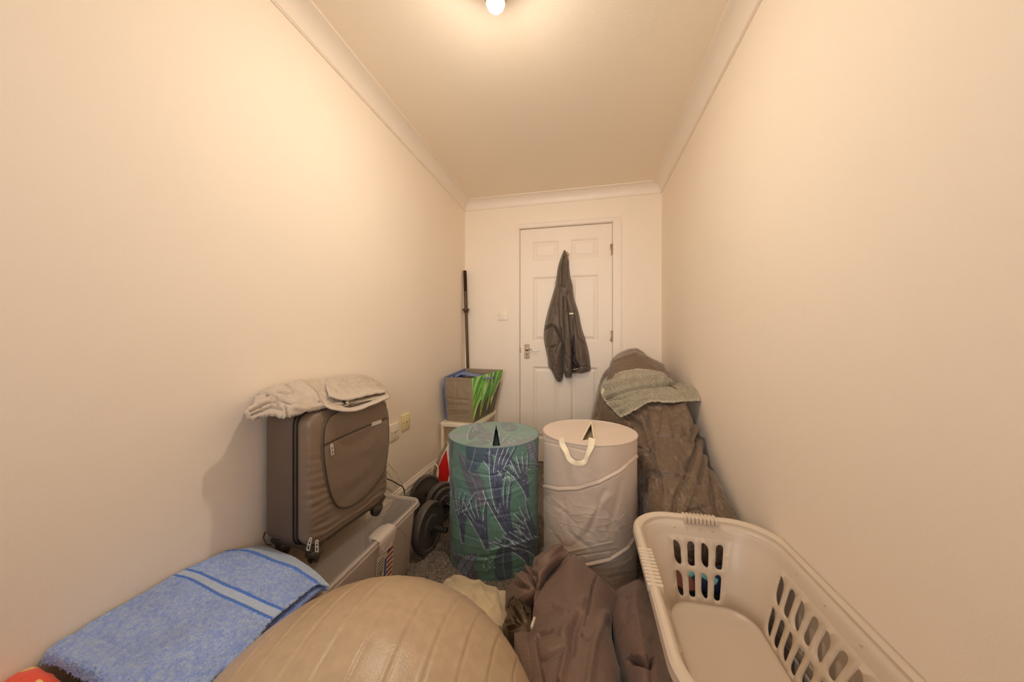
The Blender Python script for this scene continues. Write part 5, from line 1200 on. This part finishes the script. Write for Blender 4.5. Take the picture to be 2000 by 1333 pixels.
# ------------------------------------------------------------------ laundry basket
M['basket'] = mat('grey_plastic', A(178, 158, 139, 1.25), .34, bump=[(14, .0012)], var=(3, .02), spec=.5)
KX0, KX1, KY0, KY1, KZ1, KZ0 = .178, .574, .575, 1.218, .430, .200
def basket():
    r = root('laundry_basket', 'grey plastic laundry basket with slotted sides in the right foreground', 'basket', ((KX0 + KX1) / 2, (KY0 + KY1) / 2, KZ0))
    def outline(ins, r0, n=160):
        """rounded rectangle sampled by arc length; returns pts"""
        P2 = np.array(rrect(KX0 + ins, KX1 - ins, KY0 + ins, KY1 - ins, r0 - ins * .5, 24)); P2 = np.concatenate([P2, P2[:1]])
        L_ = np.concatenate([[0], np.cumsum(np.linalg.norm(np.diff(P2, axis=0), axis=1))]); return P2, L_
    R0 = .115; Pt, Lt = outline(0, R0); PER = Lt[-1]
    def wall(s_, h):
        """s_ arc length 0..PER, h 0 (floor edge) .. 1 (rim)"""
        ins = .068 * (1 - h) ** 1.0 + (.010 if h < .80 else .0)
        P2, L_ = outline(ins, R0); k = (s_ % PER) / PER * L_[-1]
        return np.array([np.interp(k, L_, P2[:, 0]), np.interp(k, L_, P2[:, 1]), KZ0 + (KZ1 - .012 - KZ0) * h])
    # arc positions of the straight middles (rrect starts at +x side going up to the +y corner)
    def s_of(x, y):
        best = (9, 0)
        for i in range(len(Pt) - 1):
            a, b = Pt[i], Pt[i + 1]; ab = b - a; l2 = ab @ ab
            if l2 < 1e-12: continue
            t = min(1, max(0, ((np.array([x, y]) - a) @ ab) / l2)); d_ = float(np.hypot(*(a + ab * t - [x, y])))
            if d_ < best[0]: best = (d_, Lt[i] + t * l2 ** .5)
        return float(best[1])
    holes = []
    def hole(s0, w_, h0, h1, flip):
        hh = (KZ1 - .012 - KZ0); Hh = (h1 - h0) * hh; n = 6; P_ = []
        rx = w_ / 2; rb_ = .35; big = .95 * w_; sm = .3 * w_
        rad = [sm, big, sm, big] if flip else [big * .6, big * .6, big * .6, big * .6]
        rad = [min(q_, w_ * .95) for q_ in rad]
        if not flip: rad = [w_ * .48] * 2 + [w_ * .25, w_ * .48]
        cs = [(1, 1), (-1, 1), (-1, -1), (1, -1)]
        for (sx, sy), rd, a0 in zip(cs, rad, (0, 90, 180, 270)):
            cx = sx * (w_ / 2 - rd); cy = sy * (Hh / 2 - rd)
            for k in range(n + 1):
                a = math.radians(a0 + 90 * k / n); P_.append((s0 + cx + rd * math.cos(a), ((h0 + h1) / 2) + (cy + rd * math.sin(a)) / hh))
        return P_
    rows_h = ((.44, .76), (.06, .38))
    sb = [s_of(float(x), KY1) for x in np.linspace(.302, .448, 4)]
    ss = [(s_of(KX1, float(y))) for y in np.arange(1.072, .66, -.050)]; sl = [(s_of(KX0, float(y))) for y in np.arange(1.072, .66, -.050)]
    sf = [s_of(float(x), KY0) for x in np.linspace(.302, .448, 4)]
    for grp, w_ in ((sb, .027), (ss, .030), (sl, .030), (sf, .027)):
        for i, s0 in enumerate(grp):
            for h0, h1 in rows_h: holes.append(hole(s0, w_, h0, h1, i % 2 == 0))
    pts = []; edges = []; faces_in = []
    for s_ in np.linspace(0, PER, 181):
        for h in (0, .2, .4, .41, .6, .8, .805, .9, 1.0): pts.append((s_, h))
    npg = len(pts)
    def inside(P_, x, y):
        c = False; j = len(P_) - 1
        for i in range(len(P_)):
            if ((P_[i][1] > y) != (P_[j][1] > y)) and (x < (P_[j][0] - P_[i][0]) * (y - P_[i][1]) / (P_[j][1] - P_[i][1]) + P_[i][0]): c = not c
            j = i
        return c
    bbs = [(min(p[0] for p in H_), max(p[0] for p in H_), min(p[1] for p in H_), max(p[1] for p in H_)) for H_ in holes]
    def inh(x, y):
        for H_, b_ in zip(holes, bbs):
            if b_[0] - .001 < x < b_[1] + .001 and b_[2] - .01 < y < b_[3] + .01 and inside(H_, x, y): return True
        return False
    pts = [p for p in pts if not inh(*p)]
    for H_ in holes:
        o_ = len(pts); pts += H_; edges += [(o_ + k, o_ + (k + 1) % len(H_)) for k in range(len(H_))]
    vv, ee, ff, *_ = geometry.delaunay_2d_cdt([Vector((p[0], p[1] * .25)) for p in pts], edges, [], 0, 1e-6)
    F = []
    for f in ff:
        c = sum((vv[i] for i in f), Vector((0, 0))) / len(f)
        if not inh(c.x, c.y / .25): F.append(list(f))
    V = np.array([wall(min(v.x, PER - 1e-9) if v.x < PER else 0.0, v.y / .25) for v in vv])
    # thickness
    bm = bmesh.new(); bv = [bm.verts.new(p) for p in V]
    for f in F:
        try: bm.faces.new([bv[i] for i in f])
        except ValueError: pass
    for v in [v for v in bm.verts if not v.link_faces]: bm.verts.remove(v)
    bmesh.ops.remove_doubles(bm, verts=bm.verts, dist=1e-5); bmesh.ops.recalc_face_normals(bm, faces=bm.faces)
    f0 = bm.faces[:][0] if False else None
    me = bpy.data.meshes.new('side_wall'); bm.to_mesh(me); bm.free()
    o = _fin('side_wall', me, M['basket'], r, True); md = o.modifiers.new('s', 'SOLIDIFY'); md.thickness = .003; md.offset = 0
    try: me.set_sharp_from_angle(angle=math.radians(40))
    except Exception: pass
    # bright moulded lips around the slots
    lp_ = MB()
    for H_ in holes:
        ring = [Vector(wall(p[0], p[1])) for p in H_]; lp_.tube(ring, .0011, 5, closed=True)
    lp_.build('slot_edge', M['basket'], r, smooth=True, kind='stuff')
    # floor with a rounded edge
    fb = MB(); secs_ = []
    for ins, z in ((.068 + .010, KZ0 + .000), (.082, KZ0 - .006), (.090, KZ0 - .010), (.11, KZ0 - .012)):
        secs_.append(([tuple(p) for p in outline(ins, R0)[0][:-1:2]], z))
    ringloft(fb, secs_, False, True); fb.build('floor_panel', M['basket'], r, smooth=True)
    # ledge line and rim
    lg_ = MB(); lg_.tube([wall(s_, .803) for s_ in np.linspace(0, PER, 140, endpoint=False)], .0018, 6, closed=True); lg_.tube([wall(s_, .0) for s_ in np.linspace(0, PER, 140, endpoint=False)], .0018, 6, closed=True); lg_.build('moulded_ledge', M['basket'], r, smooth=True)
    rim = MB(); Rg = []
    prof = [(.006, -.020), (.001, -.006), (.001, .004), (-.006, .010), (-.016, .010), (-.022, .004), (-.024, -.014), (-.021, -.016), (-.019, -.002), (-.014, .004), (-.007, .004), (-.001, -.002), (.003, -.020)]
    secs_ = [([tuple(p) for p in outline(max(q_ + .000, -.03) + .022 - .022, R0)[0][:-1]], KZ1 - .006 + z) for q_, z in [(q_, z) for q_, z in prof]]
    # offset outwards: use negative inset, kept inside the right wall
    secs_ = [([(min(x, XR - .004), y) for x, y in P_], z) for P_, z in secs_]
    ringloft(rim, secs_); rim.build('rim', M['basket'], r, smooth=True)
    # ribbed hand grips on the long left side and the far end
    for grip in (('l', np.linspace(.86, 1.0, 11)), ('b', np.linspace(.335, .43, 9))):
        g = MB()
        for q_ in grip[1]:
            if grip[0] == 'l': cx, cy, sx, sy = KX0 - .008, float(q_), .019, .0055
            else: cx, cy, sx, sy = float(q_), KY1 + .008, .0048, .019
            g.box((cx - sx, cy - sy, KZ1 - .014), (cx + sx, cy + sy, KZ1 + .0055), .0025)
        g.build('grip_ribs', M['basket'], r, smooth=True, kind='stuff')
    # pips under the rim
    g = MB()
    for s0 in [s_of(float(x), KY1) for x in (.30, .34, .38, .42)] + [s_of(KX1, float(y)) for y in (1.04, .93, .82, .72)]:
        p_ = wall(s0, .90); g.cyl(p_ - np.array([0, 0, .004]), p_ + np.array([0, 0, .004]), .004, n=8)
    g.build('rim_pips', M['basket'], r, smooth=True, kind='stuff')
basket()
# dark bag the basket stands on
o = soft_box(KX0 + .065, KX1 - .115, KY0 + .05, KY1 + .02, KZ0 - .014, M['black_f'], 'holdall', .05, 9, .004)
tag(o, 'flat black fabric bag on the floor beneath the grey laundry basket', 'bag')
# shoe glimpsed through the slots behind the basket
M['navy'] = mat('navy_fabric', (.03, .04, .11), .6); M['turq'] = mat('turquoise_strap', A(130, 200, 195), .4); M['clay'] = mat('clay_red', A(150, 86, 70, .9), .7)
sh = root('shoe', 'navy shoe with turquoise strap glimpsed through the basket slots', 'shoe', (.40, 1.207, .19))

# ------------------------------------------------------------------ jacket heaped in the foreground
M['br'] = mat('brown_jacket', A(106, 78, 64, .88), .50, bump=[(11, .008), (50, .0014), (900, .0002)], var=(5, .06), sheen=.15)
M['br_l'] = mat('jacket_shiny_lining', A(112, 88, 64, .55), .30, bump=[(60, .002)], var=(18, .25))
def heap():
    r = root('jacket', 'dark brown jacket heaped on the floor between the ball and the basket', 'jacket', (.05, .85, 0))
    def piece(name, rows, cs, ns, nt, m=M['br'], na=.01, seed=0, z0=0.0, label=None, sx=9, th=None):
        G = patch([[at(u_, v_, d=d_) for u_, v_, d_ in q_] for q_ in rows], ns, nt); N_ = facing(G, normals(G))
        D = creases(G, cs) * 1.4 + (fbm(G, sx, seed) - .5) * na * 2
        G = G + N_ * D[..., None]
        if th: V, F = shell(G, N_, th)
        else: V, F = skirt(G, z0, 10)
        V = off_ball(V)
        return fixn(mesh_ob(name, V, F, m, r, label=label))
    piece('body', [[(1064, 1132, 1.10), (1088, 1105, 1.13), (1115, 1079, 1.16), (1142, 1102, 1.14), (1163, 1122, 1.12), (1196, 1150, 1.09)],
                   [(1052, 1142, 1.05), (1085, 1120, 1.06), (1115, 1098, 1.07), (1148, 1118, 1.06), (1172, 1132, 1.05), (1202, 1162, 1.04)],
                   [(1040, 1172, .97), (1078, 1160, .96), (1115, 1150, .95), (1155, 1158, .95), (1182, 1170, .96), (1203, 1185, .985)],
                   [(1035, 1215, .87), (1075, 1205, .85), (1118, 1200, .84), (1155, 1205, .84), (1182, 1215, .86), (1197, 1225, .90)],
                   [(1035, 1262, .78), (1075, 1258, .755), (1120, 1256, .745), (1160, 1260, .75), (1186, 1265, .77), (1201, 1270, .81)],
                   [(1043, 1333, .68), (1080, 1333, .655), (1125, 1333, .645), (1165, 1333, .65), (1195, 1333, .67), (1212, 1333, .71)],
                   [(1055, 1440, .575), (1090, 1440, .55), (1130, 1440, .54), (1170, 1440, .545), (1205, 1440, .56), (1225, 1440, .60)]],
          [([(1064, 1132), (1040, 1175), (1034, 1225)], 3, -.010), ([(1150, 1195), (1158, 1150), (1165, 1128)], 2, -.006), ([(1160, 1135), (1150, 1180), (1142, 1220)], 1.6, -.003), ([(1068, 1130), (1100, 1100), (1116, 1082)], 3, -.006),
           ([(1115, 1275), (1122, 1220), (1130, 1195)], 8, -.010), ([(1150, 1333), (1160, 1260), (1180, 1200)], 8, .008), ([(1060, 1290), (1100, 1270)], 6, -.008), ([(1055, 1240), (1075, 1235)], 5, -.008), ([(1095, 1333), (1108, 1280)], 7, .010), ([(1140, 1170), (1120, 1210), (1100, 1240)], 8, .006), ([(1048, 1250), (1055, 1300), (1062, 1333)], 2, -.006), ([(1050, 1190), (1080, 1180), (1105, 1195)], 9, .007), ([(1140, 1240), (1150, 1250)], 4, -.006)], 220, 150, seed=2)
    piece('sleeve', [[(1200, 1158, 1.08), (1220, 1143, 1.09), (1245, 1131, 1.10), (1258, 1140, 1.09), (1264, 1150, 1.07)],
                     [(1201, 1175, 1.02), (1222, 1160, 1.00), (1245, 1152, .99), (1262, 1160, 1.00), (1270, 1172, 1.02)],
                     [(1197, 1210, .93), (1222, 1200, .90), (1246, 1197, .885), (1268, 1205, .90), (1282, 1215, .94)],
                     [(1206, 1262, .82), (1232, 1255, .78), (1258, 1253, .765), (1280, 1258, .78), (1299, 1266, .83)],
                     [(1228, 1333, .71), (1252, 1333, .67), (1280, 1333, .655), (1305, 1333, .67), (1323, 1333, .72)],
                     [(1250, 1440, .60), (1278, 1440, .56), (1310, 1440, .545), (1335, 1440, .56), (1355, 1440, .60)]],
          [([(1228, 1290), (1262, 1295), (1280, 1283)], 5, -.012), ([(1235, 1282), (1265, 1285)], 4, .008), ([(1222, 1170), (1222, 1210)], 5, -.005), ([(1240, 1160), (1250, 1230)], 7, .004), ([(1275, 1250), (1270, 1333)], 8, -.006)], 170, 90, seed=6)
    piece('collar', [[(1000, 1135, 1.13), (1022, 1108, 1.16), (1050, 1085, 1.18), (1090, 1063, 1.20), (1112, 1080, 1.19)],
                     [(988, 1152, 1.11), (1015, 1125, 1.11), (1045, 1100, 1.12), (1082, 1080, 1.13), (1108, 1085, 1.15)],
                     [(988, 1168, 1.07), (1012, 1148, 1.05), (1040, 1125, 1.05), (1068, 1105, 1.07), (1095, 1098, 1.12)],
                     [(995, 1180, 1.03), (1015, 1168, 1.00), (1038, 1155, 1.00), (1058, 1138, 1.03), (1075, 1120, 1.10)]],
          [([(1035, 1092), (1030, 1120), (1045, 1142)], 4, -.016), ([(1020, 1110), (1045, 1120), (1050, 1140)], 3, -.012), ([(1052, 1100), (1075, 1085), (1095, 1070)], 4, .010), ([(1005, 1140), (1030, 1150)], 4, -.008), ([(1010, 1125), (1025, 1140)], 4, .008), ([(1035, 1130), (1047, 1145)], 3, -.012)], 110, 110, seed=9, na=.008, sx=16, z0=.0)
    piece('lining', [[(992, 1178, 1.04), (1005, 1166, 1.05), (1022, 1163, 1.05), (1036, 1172, 1.04)],
                     [(989, 1200, .99), (1004, 1188, .98), (1022, 1184, .98), (1038, 1192, .98)],
                     [(981, 1222, .94), (1000, 1214, .92), (1020, 1210, .915), (1038, 1216, .92)],
                     [(992, 1236, .90), (1008, 1238, .88), (1022, 1240, .87), (1040, 1245, .87)]],
          [([(998, 1180), (1012, 1200), (1025, 1215)], 3, -.014), ([(1005, 1172), (1020, 1190)], 2, .010), ([(985, 1215), (1005, 1205)], 2, -.010), ([(995, 1228), (1015, 1222)], 2.5, .010), ([(1000, 1205), (1012, 1222)], 2.5, -.010), ([(1012, 1170), (1028, 1190)], 2, -.01)], 70, 70, m=M['br_l'], seed=13, na=.005, sx=22, label='shiny olive inner lining')
    piece('front_flap', [[(1004, 1238, .865), (1022, 1234, .865), (1042, 1236, .865)], [(1010, 1262, .80), (1028, 1260, .79), (1046, 1262, .79)], [(1030, 1333, .69), (1046, 1333, .675), (1062, 1333, .67)], [(1048, 1440, .58), (1062, 1440, .565), (1078, 1440, .56)]],
          [([(1040, 1240), (1044, 1290), (1052, 1333)], 2, -.01)], 90, 40, seed=21, na=.004)
    # zip along the open collar
    k = MB(); zp = [at(u_, v_, d=d_ - .022) for u_, v_, d_ in ((990, 1188, 1.03), (996, 1172, 1.045), (1008, 1165, 1.05), (1018, 1172, 1.035), (1026, 1186, .99), (1032, 1200, .96))]
    k.tube(crom(zp, 90), .0038, 6); k.build('zipper', M['zipmetal'] if False else mat('dark_zip', A(96, 84, 62, .6), .35, .5, bump=[(1200, .001)]), r, smooth=True)
    k = MB(); zp = [at(u_, v_, d=d_ - .02) for u_, v_, d_ in ((1044, 1208, .865), (1041, 1216, .85), (1038, 1228, .83))]; k.tube(zp, .0035, 7); k.build('zip_pull', M['zipmetal'], r, smooth=True)
heap()

# pale cloth on the floor behind the ball
M['palecloth'] = mat('pale_cloth', A(196, 170, 136, .9), .9, bump=[(300, .001), (20, .004)], var=(12, .16), sheen=.2)
rows = [[at(862, 1150, z=.10), at(872, 1132, z=.11), at(890, 1125, z=.12), at(930, 1136, z=.12), at(970, 1148, z=.12), at(990, 1156, z=.11)],
        [at(862, 1175, z=.14), at(885, 1160, z=.16), at(910, 1155, z=.17), at(940, 1160, z=.17), at(970, 1170, z=.165), at(990, 1178, z=.15)],
        [at(870, 1230, z=.14), at(895, 1225, z=.16), at(920, 1222, z=.17), at(950, 1222, z=.17), at(980, 1225, z=.16), at(990, 1228, z=.15)]]
G = patch(rows, 90, 120); N_ = facing(G, normals(G)); G = G + N_ * (creases(G, [([(880, 1130), (915, 1150), (925, 1170)], 5, -.010), ([(935, 1140), (945, 1165), (960, 1190)], 6, .008), ([(975, 1150), (985, 1190)], 5, -.006)]) + (fbm(G, 14, 3) - .5) * .02)[..., None]
V, F = skirt(G, 0.0, 8); V = off_ball(V); o = fixn(mesh_ob('cloth', V, F, M['palecloth'])); tag(o, 'pale beige crumpled cloth on the floor behind the exercise ball', 'cloth')

# shoe detail
def small():
    G = []
    for x, w_, h_ in ((.315, .015, .03), (.33, .035, .06), (.37, .042, .085), (.42, .040, .09), (.47, .035, .10), (.50, .02, .09)):
        G.append([(x, 1.207 + w_ * math.cos(a) * .6,   .192 + max(-.0, h_ * (.5 + .5 * math.sin(a)))) for a in np.linspace(0, 2 * PI, 16, endpoint=False)])
    G = crom(G, 24); V = G.reshape(-1, 3); F = grid_faces(24, 16, closed=True).tolist(); F.append(list(range(16))); F.append([23 * 16 + k for k in range(16)])
    fixn(mesh_ob('upper', V, F, M['navy'], sh))
    k = MB(); k.tube(crom([(.335, 1.178, .262), (.36, 1.180, .275), (.39, 1.180, .262), (.42, 1.180, .248)], 20), .01, 6, flat=(.011, .003, (0, 0, 1))); k.build('strap', M['turq'], sh, smooth=True)
    k = MB(); k.lathe([(0, 0), (.03, .002), (.038, .012), (.032, .03), (.015, .05), (0, .056)], (.335, 1.205, .205), None, 18); k.build('toe_cap', M['clay'], sh, smooth=True)
small()
